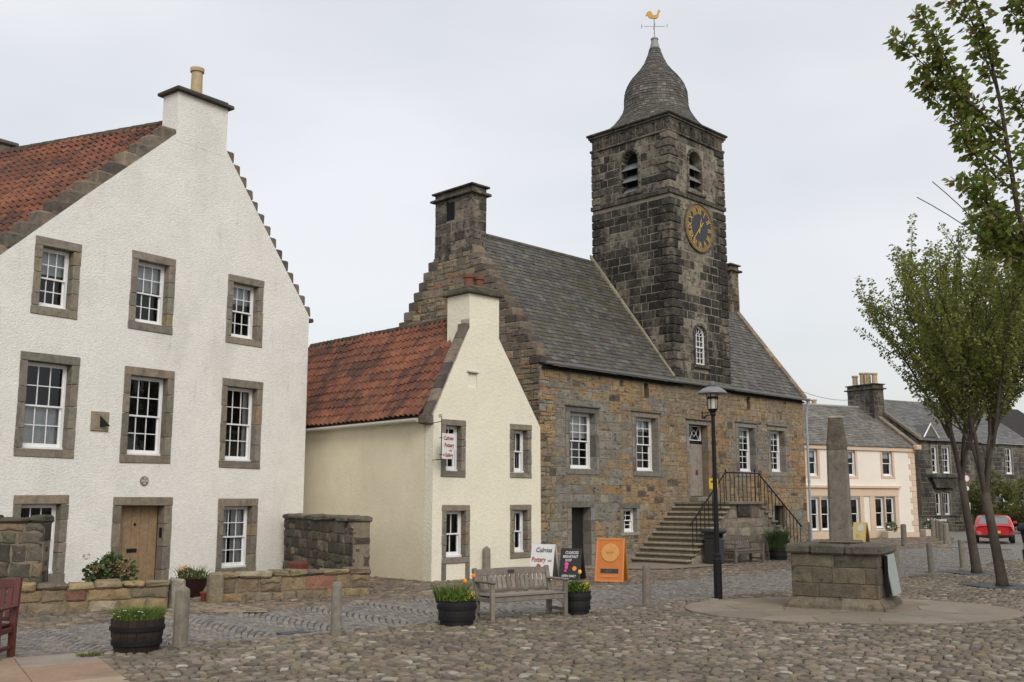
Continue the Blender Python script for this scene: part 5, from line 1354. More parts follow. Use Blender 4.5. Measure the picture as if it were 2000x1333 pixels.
# ================================================================ tubs and plants
def blades(mb, n, r, h, cols, w=.012, lean=.5, cx=0, cy=0, z=0, ell=1.0):
    for _ in range(n):
        a = U(0, 2*pi); q = r*sqrt(U(0, 1)); x, y = cx+q*cos(a), cy+q*sin(a)*ell; hh = h*U(.55, 1.1); b = a+U(-.8, .8); l = lean*hh*U(.1, 1)
        t = U(0, pi); dx, dy = cos(t)*w, sin(t)*w; c = vcol(pick(cols), .25, .08)
        m = (x+cos(b)*l*.35, y+sin(b)*l*.35, z+hh*.6); e = (x+cos(b)*l, y+sin(b)*l, z+hh)
        mb.add([(x-dx, y-dy, z), (x+dx, y+dy, z), (m[0]+dx*.8, m[1]+dy*.8, m[2]), (m[0]-dx*.8, m[1]-dy*.8, m[2]), e], [(0, 1, 2, 3), (3, 2, 4)], c)
def leaf(mb, p, d, s, col, w=.42):
    d = Vector(d).normalized(); a = d.cross(Vector((U(-1, 1), U(-1, 1), U(-1, 1))))
    if a.length < .05: a = d.cross(Vector((0, 0, 1)))
    a.normalize(); n = d.cross(a); p = Vector(p)
    mb.add([tuple(p), tuple(p+d*s*.5+a*s*w+n*s*.08), tuple(p+d*s), tuple(p+d*s*.5-a*s*w+n*s*.08)], [(0, 1, 2), (0, 2, 3)], col)
def clump(mb, n, c, r, s, cols, flat=1.0):
    for _ in range(n):
        v = Vector((RND.gauss(0, 1), RND.gauss(0, 1), RND.gauss(0, 1))).normalized()*(U(.35, 1)**.5)
        p = (c[0]+v.x*r, c[1]+v.y*r, c[2]+v.z*r*flat)
        leaf(mb, p, v+Vector((U(-.8, .8), U(-.8, .8), U(-.5, .8))), s*U(.7, 1.3), vcol(pick(cols), .25, .08))
def ball(mb, p, r, col, n=6):
    mb.lathe([(0, p[2]-r), (r*.8, p[2]-r*.6), (r, p[2]), (r*.8, p[2]+r*.6), (0, p[2]+r)], n, p[0], p[1], col)
M_LEAF = surf("leaf", None, var=.2, scale=20, rough=.6, bump=0, spec=.3)
bsL = M_LEAF.node_tree.nodes["Principled BSDF"]; bsL.inputs["Transmission Weight"].default_value = 0.0
M_PETAL = surf("petal", None, var=.1, scale=20, rough=.6, bump=0, spec=.2)
GRN = [((.075, .125, .022), 5), ((.055, .10, .018), 4), ((.11, .15, .03), 3)]
GRY = [((.14, .20, .03), 5), ((.10, .16, .03), 4), ((.18, .22, .04), 2)]
M_TUB = plain("black_tub", (.010, .010, .011), rough=.6)
M_BARREL = surf("barrel_oak", None, var=.3, scale=8, rough=.75, bump=.3, bscale=50, bdist=.004, stains=(((.012, .010, .009), 4, .45, .7, .7, (1, 1, .3)),))
def tub(label, loc, r0, r1, h, name="flower_tub", mat_=None, hoops=True, staves=0):
    t = thing(name, label, "planter", loc)
    if staves:
        bmb = None
        for i in range(staves):
            a0, a1 = 2*pi*i/staves+.006, 2*pi*(i+1)/staves-.006; m1 = MB(); c = vcol((.030, .022, .016), .3, .05)
            vs = [(r*cos(a), r*sin(a), z) for z, r in ((0, r0), (h*.5, (r0+r1)/2+.02), (h, r1)) for a in (a0, a1)]+[(r*cos(a), r*sin(a), z) for z, r in ((0, r0-.03), (h*.5, (r0+r1)/2-.01), (h, r1-.03)) for a in (a0, a1)]
            m1.add(vs, [(0, 1, 3, 2), (2, 3, 5, 4), (4, 5, 11, 10), (6, 8, 9, 7), (8, 10, 11, 9), (0, 2, 8, 6), (2, 4, 10, 8), (1, 7, 9, 3), (3, 9, 11, 5)], c); m1.build("stave", M_BARREL, t)
    else:
        m1 = MB(); m1.lathe([(r0, 0), ((r0+r1)/2+.008, h*.5), (r1, h*.96), (r1+.012, h), (r1-.02, h), (r1-.05, h-.08), (0, h-.08)], 24); m1.build("tub", mat_ or M_TUB, t)
    m1 = MB(); m1.lathe([(r1-.035, h-.05), (0, h-.03)], 20); m1.build("compost", M_SOIL, t)
    if hoops:
        for q in (.28, .72):
            rr_ = lerp(r0, r1, q)+.018+.02*(1-abs(q-.5)*2)*(1 if staves else .3); m1 = MB(); m1.lathe([(rr_-.02, h*q-.03), (rr_, h*q-.028), (rr_+.003, h*q+.028), (rr_-.02, h*q+.03)], 28); m1.build("hoop", M_IRON, t)
    return t
def tulip(parent, x, y, z, h, col):
    m1 = MB(); m1.tube([(x, y, z), (x+U(-.02, .02), y, z+h)], .006, 5, (.09, .14, .03)); s = m1.build("tulip", M_LEAF, parent)
    m1 = MB(); m1.lathe([(.006, z+h-.005), (.030, z+h+.015), (.034, z+h+.04), (.024, z+h+.075), (0, z+h+.07)], 8, x, y, col); m1.build("flower", M_PETAL, s)
t = tub("black tub left of the grey bench with tall leaves and orange tulip", (-.91, 17.35, 0), .27, .325, .40)
m1 = MB(); blades(m1, 260, .26, .34, GRN, .010, .6, -.08, 0, .35); m1.build("daffodil_leaves", M_LEAF, t)
m1 = MB(); clump(m1, 500, (-.02, -.08, .42), .20, .05, GRY, .45); clump(m1, 260, (.17, -.05, .43), .12, .04, GRN, .5); m1.build("foliage", M_LEAF, t)
m1 = MB()
for _ in range(38): ball(m1, (.19+U(-.11, .11), -.06+U(-.12, .12), .48+U(-.05, .05)), U(.008, .014), vcol((.60, .42, .03), .2), 5)
stuff(m1.build("yellow_blooms", M_PETAL, t)); tulip(t, .13, .05, .38, .28, (.75, .30, .03)); tulip(t, .27, .10, .38, .36, (.70, .26, .03))
t = tub("black tub right of the grey bench with green leaves and yellow blooms", (1.17, 18.98, 0), .215, .255, .40)
m1 = MB(); clump(m1, 700, (-.03, 0, .44), .21, .045, GRN, .55); blades(m1, 160, .2, .22, GRN, .009, .7, 0, 0, .36); m1.build("foliage", M_LEAF, t)
m1 = MB()
for _ in range(40): ball(m1, (.14+U(-.12, .12), -.04+U(-.14, .12), .50+U(-.06, .05)), U(.008, .014), vcol((.62, .46, .04), .2), 5)
stuff(m1.build("yellow_blooms", M_PETAL, t)); tulip(t, .06, .03, .4, .30, (.78, .50, .10))
t = tub("half-barrel planter with feathery greenery and white daisies", (-5.10, 14.38, 0), .285, .35, .43, "barrel_planter", hoops=True, staves=20)
m1 = MB(); blades(m1, 2600, .31, .20, [((.10, .15, .03), 5), ((.075, .12, .025), 4), ((.14, .19, .05), 2)], .004, .8, 0, .02, .38); clump(m1, 500, (.0, .05, .42), .25, .03, GRN, .5); m1.build("foliage", M_LEAF, t)
for x, y, z in ((-.25, -.20, .50), (-.17, -.24, .47), (-.12, -.17, .54), (-.21, -.12, .52), (.08, -.2, .53), (.12, -.18, .52), (.05, -.25, .48), (-.05, -.22, .50), (.15, -.23, .49), (-.28, -.14, .47)):
    m1 = MB(); m1.lathe([(0, z-.004), (.024, z+.004), (.020, z+.010), (.008, z+.009)], 9, x, y, (.75, .72, .70)); m1.lathe([(.008, z+.009), (0, z+.014)], 6, x, y, (.7, .5, .05)); m1.build("daisy", M_PETAL, t)
t = tub("black tub with bushy herb at foot of the outside stair", (9.22, 36.15, 0), .27, .31, .42)
m1 = MB(); blades(m1, 500, .30, .75, [((.045, .075, .025), 4), ((.06, .10, .03), 3)], .010, .6, 0, 0, .35); clump(m1, 500, (0, 0, .70), .32, .06, [((.05, .085, .025), 4), ((.035, .06, .02), 3)], .9); m1.build("foliage", M_LEAF, t)
# gate bowl
t = tub("dark red glazed bowl of straggly plants by the gate gap", (-6.78, 22.25, 0), .16, .375, .40, "plant_bowl", plain("ox_blood_glaze", (.035, .014, .014), rough=.35), hoops=False)
m1 = MB(); blades(m1, 110, .30, .34, [((.09, .10, .035), 4), ((.06, .075, .025), 3)], .009, .9, 0, 0, .34); clump(m1, 260, (-.12, 0, .46), .16, .05, [((.12, .13, .03), 3), ((.08, .10, .03), 3)], .8); clump(m1, 160, (.18, 0, .42), .15, .045, GRN, .8); m1.build("foliage", M_LEAF, t)
m1 = MB()
for _ in range(9): ball(m1, (-.2+U(-.08, .08), -.05, .60+U(-.05, .05)), .022, (.65, .28, .06))
stuff(m1.build("orange_blooms", M_PETAL, t))
for i, (x, y, c, lb) in enumerate(((-6.22, 21.3, (.20, .035, .025), "small red pot on the ground inside the gate gap"),)):
    m1 = MB(); m1.lathe([(.07, 0), (.10, .16), (.11, .16), (.11, .19), (.09, .19), (0, .17)], 14, col=c); o = m1.build("clay_pot", plain("pot%d" % i, c)); o.location = (x, y, 0); tag(o, lb, "pot")
# hydrangea
t = thing("hydrangea_bush", "green hydrangea bush with faded flower heads behind the left garden wall", "shrub", (-8.08, 21.0, 0))
m1 = MB()
for i in range(9): a = i*.7; m1.tube([(0, 0, 0), (cos(a)*.15, sin(a)*.15, .4), (cos(a)*.35, sin(a)*.3, .75)], [.015, .012, .006], 5, (.10, .075, .05))
m1.build("stems", M_WOOD, t)
m1 = MB(); HG = [((.055, .085, .028), 5), ((.04, .065, .02), 4), ((.09, .12, .04), 2)]
for i in range(26): a = U(0, 2*pi); q = U(0, .38); clump(m1, 55, (q*cos(a)*1.15, q*sin(a), U(.3, .80)), .16, .085, HG)
m1.build("foliage", M_LEAF, t)
for i in range(15):
    a = U(0, 2*pi); q = U(.1, .45); x, y, z = q*cos(a)*1.15, q*sin(a)-.12, U(.55, .98); m1 = MB(); c = pick([((.26, .17, .10), 3), ((.30, .10, .06), 2), ((.33, .26, .17), 2)])
    for _ in range(30): v = Vector((RND.gauss(0, 1), RND.gauss(0, 1), RND.gauss(0, 1))).normalized(); leaf(m1, (x+v.x*.05, y+v.y*.05, z+v.z*.04), v, .035, vcol(c, .25))
    stuff(m1.build("flower_head", M_PETAL, t))
# weeds
t = MB(); blades(t, 130, .14, .06, [((.12, .15, .03), 3), ((.10, .08, .04), 3)], .008, 1.6); o = t.build("weed_tuft", M_LEAF); o.location = (-5.5, 13.78, .01); tag(o, "yellow-green weed tuft at the corner of the slabs beside the barrel", "weed")

# ================================================================ bollards
def bollard(label, x, y, h=.80, w=.085, kind='pyr', lean=0.0):
    m1 = MB(); n = 12; c = vcol((.175, .158, .132), .12, .04)
    if kind == 'pyr':
        e = 5; m1.lathe([(w*1.02, -.05, e), (w, h*.5, e), (w*.97, h-.09, e), (w*.90, h-.07, e), (.008, h, 2)], 16, col=c)
    else: m1.lathe([(w*1.0, -.05), (w*.97, h*.5), (w*.95, h-.05), (w*.82, h-.01), (w*.3, h)], 14, col=c)
    o = m1.build("bollard", M_WOOD); o.location = (x, y, 0); o.rotation_euler = (lean*.5, lean, U(-.3, .3)); tag(o, label, "bollard", "timber bollards round the square"); return o
bollard("pointed timber bollard beside the daisy half-barrel", -4.59, 14.64, .86, .086)
bollard("worn blunt timber bollard in front of the right garden wall", -2.64, 15.84, .80, .084, 'r')
bollard("pointed timber bollard behind the back of the grey bench", -.67, 27.6, .84, .10)
bollard("timber bollard with mossy top left of the lamp post", 2.59, 20.25, .80, .085, 'r', .01)
bollard("timber bollard half hidden behind right end of the cross plinth", 10.02, 27.3, .98, .09, 'r')
bollard("timber bollard by the sett road between cross plinth and trees", 11.94, 29.8, .84, .085, 'r', -.03)
bollard("pale-topped timber bollard just left of the tree trunks", 13.73, 31.85, .86, .09, 'r', -.02)
bollard("lone timber bollard in front of the cream shop window", 17.64, 46.9, 1.0, .13, 'r')
bollard("brown timber bollard at the foot of the stair rail", 13.3, 46.5, 1.1, .10, 'r')
for lb, (x, y) in zip(("farthest timber bollard of the row by the cream house corner", "second farthest timber bollard of the row by the cream house corner", "second nearest timber bollard of the row by the cream house corner", "nearest timber bollard of the row by the cream house corner"), ((24.4, 60.4), (23.4, 57.2), (22.1, 53.6), (20.5, 49.2))):
    bollard(lb, x, y, 1.0, .14, 'r')

# ================================================================ lamp post
lp_ = thing("lamp_post", "black iron lamp post with wide shallow hood in the square", "lamp post", (4.30, 21.9, 0))
m1 = MB(); m1.lathe([(.088, -.03), (.088, .80), (.075, .84), (.078, .90), (.052, .94)], 14); m1.build("base", M_IRON, lp_)
m1 = MB(); m1.lathe([(.055, .92), (.048, 2.4), (.040, 3.80), (.062, 3.83), (.062, 3.88), (.04, 3.90)], 14); m1.build("shaft", M_IRON, lp_)
m1 = MB(); m1.lathe([(.04, 3.88), (.09, 3.92), (.105, 3.96)], 14); m1.build("lantern_seat", M_IRON, lp_)
m1 = MB(); m1.lathe([(.085, 3.96), (.105, 4.16), (.105, 4.32)], 16); m1.build("globe", plain("frosted_glass", (.55, .53, .48), rough=.3), lp_)
m1 = MB()
for i in range(6): a = i*pi/3; m1.tube([(.105*cos(a), .105*sin(a), 3.95), (.125*cos(a), .125*sin(a), 4.36)], .008, 5)
m1.lathe([(.12, 4.17), (.128, 4.17), (.128, 4.22), (.12, 4.22)], 16); m1.build("cage", M_IRON, lp_)
M_HOOD = plain("hood_grey", (.17, .17, .18), rough=.4)
m1 = MB(); m1.lathe([(.322, 4.285), (.325, 4.29), (.29, 4.335), (.20, 4.40), (.11, 4.435), (.09, 4.44)], 32); m1.build("hood", M_HOOD, lp_, True)
m1 = MB(); m1.lathe([(.315, 4.287), (.285, 4.322), (.20, 4.385), (.09, 4.42), (0, 4.425)], 32); m1.build("hood_lining", plain("hood_lining", (.35, .34, .31), rough=.4), lp_, True)
m1 = MB(); m1.lathe([(.085, 4.43), (.095, 4.47), (.085, 4.52), (.05, 4.555), (0, 4.565)], 18); m1.build("cap", plain("cap_grey", (.10, .10, .105), rough=.5), lp_)

# ================================================================ market cross
mc = thing("market_cross", "weathered stone pillar on a square masonry plinth in the paved ring", "monument", (6.42, 20.32, .022), radians(-29))
MCP = [((.135, .115, .085), 5), ((.115, .098, .074), 5), ((.165, .138, .10), 3), ((.085, .073, .057), 3), ((.19, .165, .125), 1)]
hw = .80; m1 = MB(); m1.box(-hw+.02, hw-.02, -hw+.02, hw-.02, 0, 1.0, (.1, .09, .07)); pl_ = m1.build("plinth", M_MORTAR, mc)
for a in (0, 90, 180, 270):
    MM = Matrix.Rotation(radians(a), 4, 'Z') @ Matrix.Translation((0, -hw+.02, 0))
    lay(pl_, rubble(-hw, hw, .20, 1.0, [], (.22, .34), (.35, .8), rr, .012, .005), lambda u, z: vcol(pick(MCP), .18, .04), m=MM, limit=40, yf=(-.024, -.012), ctr=.008)
    m1 = MB(MM); x = -hw-.14
    for w in (.56, .50, .82):
        m1 = MB(MM); p = [(x+.004, 0), (x+w-.004, 0)]; 
        x0, x1 = max(x, -hw-.13)+.003, min(x+w, hw+.13)-.003; k0 = .13 if x <= -hw-.12 else 0; k1 = .13 if x+w >= hw+.12 else 0
        m1.add([(x0, -.13, -.04), (x1, -.13, -.04), (x1, -.12, .06), (x0, -.12, .06), (x1-k1, -.01, .20), (x0+k0, -.01, .20), (x0+k0, .1, .2), (x1-k1, .1, .2)], [(0, 1, 2, 3), (3, 2, 4, 5), (5, 4, 7, 6), (0, 3, 5), (1, 4, 2)], vcol(pick(MCP), .15)); m1.build("base_stone", M_STONE, pl_); x += w
x = -hw-.08
for w in (.46, .64, .70):
    for k, (ya, yb) in enumerate(((-hw-.08, 0), (0, hw+.08))):
        m1 = MB(); m1.cbox(x+.004, min(x+w, hw+.08)-.004, ya+.004*k, yb, 1.0+U(-.01, 0), 1.175+U(-.008, .008), .035, vcol(pick([((.11, .10, .08), 3), ((.135, .12, .095), 3), ((.085, .078, .065), 2)]), .15), .01); m1.build("cap_slab", M_STONE, pl_)
    x += w
m1 = MB(); m1.cbox(-.36, .36, -.36, .36, 1.17, 1.24, .03, (.13, .115, .09), .008); m1.build("socket_stone", M_STONE, mc)
m1 = MB(Matrix.Rotation(radians(7), 4, 'Z')); m1.lathe([(.215, 1.2, 9), (.205, 2.0, 9), (.190, 2.98, 9)], 28, col=(.165, .15, .125)); m1.build("shaft", M_TRIM, mc)
m1 = MB(Matrix.Rotation(radians(7), 4, 'Z')); m1.lathe([(.187, 2.985, 9), (.188, 3.10, 9), (.155, 3.40, 8), (.132, 3.60, 8)], 28, col=(.115, .10, .078)); m1.build("shaft_head", M_STONE, mc)
m1 = MB(); m1.cbox(-.138, .138, -.138, .138, 3.60, 3.65, .012, (.33, .30, .24)); m1.build("cap", M_TRIM, mc)
# board leaning on the side of the plinth
bd = thing("leaning_board", "pale board leaning against right side of the cross plinth", "board", (7.22, 20.02, .022), radians(-29+90))
m1 = MB(); m1.add([(-.45, -.13, .24), (.40, -.13, .24), (.42, -.03, .98), (-.48, -.03, .98), (-.45, -.10, .24), (.40, -.10, .24), (.42, .0, .98), (-.52, .0, .98)], [(0, 1, 2, 3), (7, 6, 5, 4), (0, 3, 7, 4), (1, 5, 6, 2), (3, 2, 6, 7), (0, 4, 5, 1)]); m1.build("panel", plain("pale_blue_board", (.30, .34, .33)), bd)
m1 = MB(); m1.box(-.57, -.525, -.06, .0, .22, .98); m1.build("shadow_edge", M_IRON, bd)  # dark bar standing in for the shaded gap beside the panel

# ================================================================ A-boards
M_CHALK = plain("chalk", (.62, .62, .62), rough=.9); M_RED = plain("sign_red", (.28, .03, .025)); M_BLACK = plain("sign_black", (.02, .02, .022)); M_PINK = plain("chalk_pink", (.70, .07, .28)); M_ORG = plain("chalk_orange", (.78, .27, .03))
def aboard(name, label, loc, rz, w, h, sp, mat_front, mat_edge, mat_back=None):
    t = thing(name, label, "sign", loc, rz)
    for s, nm, mt in ((-1, "front_panel", mat_front), (1, "rear_panel", mat_back or mat_front)):
        m1 = MB(); y0, y1 = s*sp, s*.02; o_ = s*.02
        m1.add([(-w/2, y0, 0), (w/2, y0, 0), (w/2*.97, y1, h), (-w/2*.97, y1, h), (-w/2, y0+o_, 0), (w/2, y0+o_, 0), (w/2*.97, y1+o_, h), (-w/2*.97, y1+o_, h)], [(0, 1, 2, 3), (7, 6, 5, 4), (0, 3, 7, 4), (1, 5, 6, 2), (3, 2, 6, 7)]); m1.build(nm, mt, t)
        for x in (-1, 1):
            m1 = MB(); xx = x*w/2; m1.add([(xx-.02, y0+o_*1.2, 0), (xx+.02, y0+o_*1.2, 0), (xx*.97+.02, y1+o_*1.2, h), (xx*.97-.02, y1+o_*1.2, h), (xx-.02, y0-o_*.2, 0), (xx+.02, y0-o_*.2, 0), (xx*.97+.02, y1-o_*.2, h), (xx*.97-.02, y1-o_*.2, h)], [(0, 1, 2, 3), (7, 6, 5, 4), (0, 3, 7, 4), (1, 5, 6, 2), (3, 2, 6, 7)]); m1.build("frame_rail", mat_edge, t)
    return t
def on_board(t, me, x, z, h, sp, name="lettering", lift=.028):
    f = z/h; y = -lerp(sp, .02, f)-lift; o = put(name, me, t, (x, y, z)); o.rotation_euler = (-atan2(sp-.02, h), 0, 0); return o
def disc(r, d=.012, n=24, m=None, col=(1, 1, 1)):
    m1 = MB(Matrix.Rotation(radians(90), 4, 'X')); m1.lathe([(r, -.01), (r, d*.5), (r*.94, d), (0, d)], n, col=col); return m1.mesh("disc", m)
M_WB = plain("board_white", (.62, .62, .62)); h, sp = .88, .27
t = aboard("a_board", "white A-board with hand-painted Culross Pottery lettering", (.84, 27.25, .02), radians(-24), .62, h, sp, M_WB, M_WB, plain("board_back", (.16, .14, .12)))
on_board(t, text_mesh("Culross", .17, M_BLACK, .001, shear=.15, squash=.85), .03, .73, h, sp); on_board(t, text_mesh("Pottery", .18, M_RED, .001, shear=.15, squash=.72), -.10, .49, h, sp); on_board(t, text_mesh("and", .09, M_RED, .001, shear=.15, squash=.8), .215, .47, h, sp)
on_board(t, disc(.06, .006, 14, plain("pot_mark", (.30, .09, .03))), -.08, .33, h, sp, "pot_picture")
h, sp = .78, .24; M_CB = plain("chalkboard", (.025, .026, .03), rough=.8)
t = aboard("a_board", "black chalkboard A-board with white lettering and pink and orange drawings", (1.56, 27.1, .02), radians(-22), .54, h, sp, M_CB, M_CB, plain("oxblood", (.05, .012, .010)))
for tx, sz, x, z in (("CULROSS", .105, .02, .67), ("BREAKFAST", .10, -.01, .57), ("SHOP", .085, -.06, .48), ("OPEN DAILY", .085, -.02, .09)): on_board(t, text_mesh(tx, sz, M_CHALK, .001, shear=.1, squash=.8), x, z, h, sp)
for r, x, z, mt in ((.055, -.10, .385, M_PINK), (.045, -.10, .30, M_PINK), (.032, -.12, .22, M_PINK), (.06, .12, .28, M_ORG)): on_board(t, disc(r, .004, 12, mt), x, z, h, sp, "chalk_drawing")
h, sp = 1.06, .28; M_OB = plain("orange_board", (.50, .15, .022)); M_OE = plain("orange_edge", (.56, .21, .05))
t = aboard("a_board", "tall orange A-board with round biscuit emblem and dark slot", (2.52, 26.45, .02), radians(-20), .70, h, sp, M_OB, M_OE, plain("ochre_board", (.28, .13, .012)))
for z0, z1 in ((0.0, .04), (1.02, 1.06)):
    m1 = MB(); m1.box(-.33, .33, -.018, .004, -.02, .02); on_board(t, m1.mesh("frame_rail", M_OE), 0, (z0+z1)/2, h, sp, "frame_rail", .016)
M_BISC = plain("biscuit", (.56, .27, .075))
em = on_board(t, disc(.235, .02, 36, M_BISC), 0, .70, h, sp, "emblem", .02)
for i in range(16):
    a = 2*pi*i/16; m1 = MB(); m1.tube([(.21*cos(a), -.022, .21*sin(a)), (.225*cos(a), -.022, .225*sin(a))], .008, 5); o = m1.build("crimp", M_BISC, em)
put("lettering", text_mesh("SHOP", .075, plain("biscuit_dark", (.38, .16, .04)), .004), em, (0, -.022, .0)); 
for z in (-.07, .07): m1 = MB(); m1.box(-.07, .07, -.028, -.018, z-.006, z+.006); m1.build("relief_line", M_BISC, em)
m1 = MB(); m1.box(-.23, .23, -.008, .004, -.055, .055); sl_ = on_board(t, m1.mesh("slot", M_BLACK), 0, .26, h, sp, "chalk_slot", .02); put("lettering", text_mesh("open", .08, plain("slot_grey", (.10, .10, .10)), .001), sl_, (-.02, -.012, 0))
m1 = MB(); m1.box(-.21, .21, -.012, .004, -.02, .02); on_board(t, m1.mesh("ledge", M_OE), 0, .13, h, sp, "ledge", .02)
h, sp = 1.0, .26
t = aboard("a_board", "yellow menu A-board standing before the cream shop house", (16.95, 50.6, 0), radians(-48), .68, h, sp, plain("menu_yellow", (.60, .50, .22)), plain("menu_edge", (.50, .40, .14)), plain("menu_back", (.22, .085, .03)))
on_board(t, disc(.16, .006, 16, M_WB), .05, .72, h, sp, "picture"); on_board(t, disc(.11, .006, 16, plain("menu_gold", (.55, .40, .10))), -.05, .38, h, sp, "picture")
# hanging sign of the pottery
ps = thing("hanging_sign", "white hanging sign reading Culross Pottery and Gallery on iron bracket", "sign", (-2.037, 26.417, 0), face_rz(46))
m1 = MB(); m1.cbox(-.02, .40, -.395, -.375, 3.07, 3.72, .006); 
m1.m = None; pn = m1.build("panel", M_WB, ps)
for tx, sz, x, z, mt in (("Culross", .145, .19, 3.60, M_RED), ("Pottery", .145, .215, 3.42, M_RED), ("and", .075, .26, 3.29, M_RED), ("Gallery", .13, .21, 3.17, M_RED)):
    put("lettering", text_mesh(tx, sz, mt, .002, shear=.12, squash=.72), pn, (x, -.40, z))
put("arrow", text_mesh("←", .11, M_RED, .002), pn, (.05, -.40, 3.17))
m1 = MB(); m1.tube([(-.035, -.385, 3.05), (-.035, -.385, 4.15)], .010, 6); 
m1.tube([(-.035+.055*(1-k/14)*cos(k*.75)-.055, -.385, 4.15+.055*(1-k/14)*sin(k*.75)) for k in range(13)], .008, 5)
m1.tube([(-.035, -.385, 4.02), (.0, .0, 4.0)], .010, 6); m1.tube([(-.035, -.385, 3.06), (0, 0, 3.05)], .010, 6); m1.tube([(-.22, -.385, 3.035), (-.035, -.385, 3.06)], .010, 6); m1.tube([(-.09, -.385, 3.60), (.0, -.385, 3.60)], .012, 6); m1.tube([(-.09, -.385, 3.18), (.0, -.385, 3.18)], .012, 6)
m1.build("bracket", M_IRON, ps)

# ================================================================ bin, notice, grates, traffic sign, window troughs, wire
t = thing("litter_bin", "dark litter bin half hidden behind the lamp post", "bin", (6.50, 33.55, 0), radians(45))
M_BIN = plain("bin_grey", (.028, .029, .032), rough=.5)
m1 = MB(); m1.cbox(-.24, .24, -.24, .24, .02, .84, .04); m1.build("body", M_BIN, t); m1 = MB(); m1.cbox(-.31, .31, -.31, .31, .98, 1.13, .05); m1.build("lid", M_BIN, t)
for x in (-.22, .22): m1 = MB(); m1.box(x-.02, x+.02, -.2, .2, .84, .99); m1.build("lid_post", M_BIN, t)
yn = thing("yellow_notice", "yellow notice on the landing rail behind the lamp post", "notice", (2.169, 32.84, 0), face_rz(44.5))
m1 = MB(); m1.box(4.02, 4.52, -2.16, -2.145, 2.42, 2.76); m1.build("panel", plain("notice_yellow", (.66, .46, .02)), yn)
m1 = MB(); m1.box(4.10, 4.44, -2.166, -2.161, 2.62, 2.68); m1.build("print_line", M_BLACK, yn)
M_GRATE = plain("grate_iron", (.10, .11, .125), rough=.45, metal=.4)
def grate(label, x, y, w, d, n, rz, z=.024, hole=0.0):
    t = thing("iron_grate", label, "grate", (x, y, z), rz)
    for s in (-1, 1):
        m1 = MB(); m1.box(-w/2, w/2, s*d/2-.02, s*d/2+.02, -.03, .012); m1.build("frame_bar", M_GRATE, t)
    for i in range(n):
        xx = lerp(-w/2, w/2, (i+.5)/n)
        for ya, yb in (((-d/2, -hole), (hole, d/2)) if hole and abs(xx) < hole else ((-d/2, d/2),)):
            m1 = MB(); m1.box(xx-w/n*.27, xx+w/n*.27, ya, yb, -.03, .010); m1.build("bar", M_GRATE, t)
    m1 = MB(); m1.box(-w/2, w/2, -d/2, d/2, -.05, -.03); m1.build("pit", M_ROOM, t); return t
grate("small slotted drain grate in the sett street left of centre", -3.36, 16.22, .46, .20, 9, radians(38), .012)
grate("square slatted iron grate round the right-hand tree trunk", 11.72, 25.0, 1.45, 1.45, 22, radians(10), .012, .20)
grate("square slatted iron grate round the left-hand tree trunk", 13.13, 29.55, 1.45, 1.45, 18, radians(10), .012, .20)
t = thing("speed_sign", "round red-rimmed traffic sign on grey pole beyond the tree", "traffic sign", (21.95, 50.0, 0))
m1 = MB(); m1.tube([(0, 0, 0), (0, 0, 3.4)], .05, 8); m1.build("pole", plain("pole_grey", (.22, .23, .24)), t)
o = put("rim", disc(.21, .02, 24, M_RED), t, (0, -.06, 3.10)); put("face", disc(.15, .03, 24, M_WB), o, (0, -.006, 0))
put("repeater", disc(.10, .02, 18, M_WB), t, (.02, -.06, 2.62)); m1 = MB(); m1.box(-.12, .12, -.07, -.05, 1.45, 1.95); m1.build("notice", M_WB, t)
def trough(label, loc, rz, w, cols):
    t = thing("plant_trough", label, "planter", loc, rz)
    m1 = MB(); m1.cbox(-w/2, w/2, -.22, .22, 0, .40, .03, (.52, .45, .37)); m1.build("trough", M_PEACH, t)
    m1 = MB(); clump(m1, 160, (-.1, 0, .58), .28, .12, GRN); m1.build("foliage", M_LEAF, t); m1 = MB()
    for _ in range(14): ball(m1, (U(-w*.3, w*.35), U(-.15, .1), U(.45, .62)), .05, cols)
    stuff(m1.build("blooms", M_PETAL, t))
trough("pale stone trough with green plant under the cream shop window", (21.0, 57.4, 0), radians(28), 1.2, (.45, .30, .25))
trough("pale stone trough with mauve blooms at corner of the cream house", (24.3, 60.6, 0), radians(28), 1.1, (.50, .42, .55))
w0, w1 = Vector((12.2, 43.0, 6.6)), Vector((22.6, 62.4, 8.75))
m1 = MB(); m1.tube([tuple(w0.lerp(w1, i/12)+Vector((0, 0, -.5*4*(i/12)*(1-i/12)))) for i in range(13)], .010, 4); o = m1.build("overhead_wire", M_IRON); tag(o, "thin overhead wire from town house eaves to the far chimney", "wire")
# ================================================================ trees
M_BARK = surf("cherry_bark", None, var=.3, scale=8, rough=.85, bump=.6, bscale=30, bdist=.01, stains=(((.045, .038, .032), 5, .5, .75, .6, (1, 1, 3)), ((.14, .13, .08), 3, .6, .8, .4, None)))
def leaf_mat():
    m = surf("cherry_leaf", None, var=.15, scale=15, rough=.5, bump=0, spec=.35, fine=.05); nt = m.node_tree; bs = nt.nodes["Principled BSDF"]
    out = nt.nodes["Material Output"]; tr = nt.nodes.new("ShaderNodeBsdfTranslucent"); mx = nt.nodes.new("ShaderNodeMixShader"); mx.inputs[0].default_value = .6
    src = bs.inputs["Base Color"].links[0].from_socket; L(nt, src, tr.inputs[0]); L(nt, bs.outputs[0], mx.inputs[1]); L(nt, tr.outputs[0], mx.inputs[2]); L(nt, mx.outputs[0], out.inputs[0]); return m
M_TLEAF = leaf_mat()
BRK = (.066, .053, .044)
def curve(p0, p1, bow, n=9):
    p0, p1 = Vector(p0), Vector(p1); return [p0.lerp(p1, i/n)+Vector(bow)*4*(i/n)*(1-i/n) for i in range(n+1)]
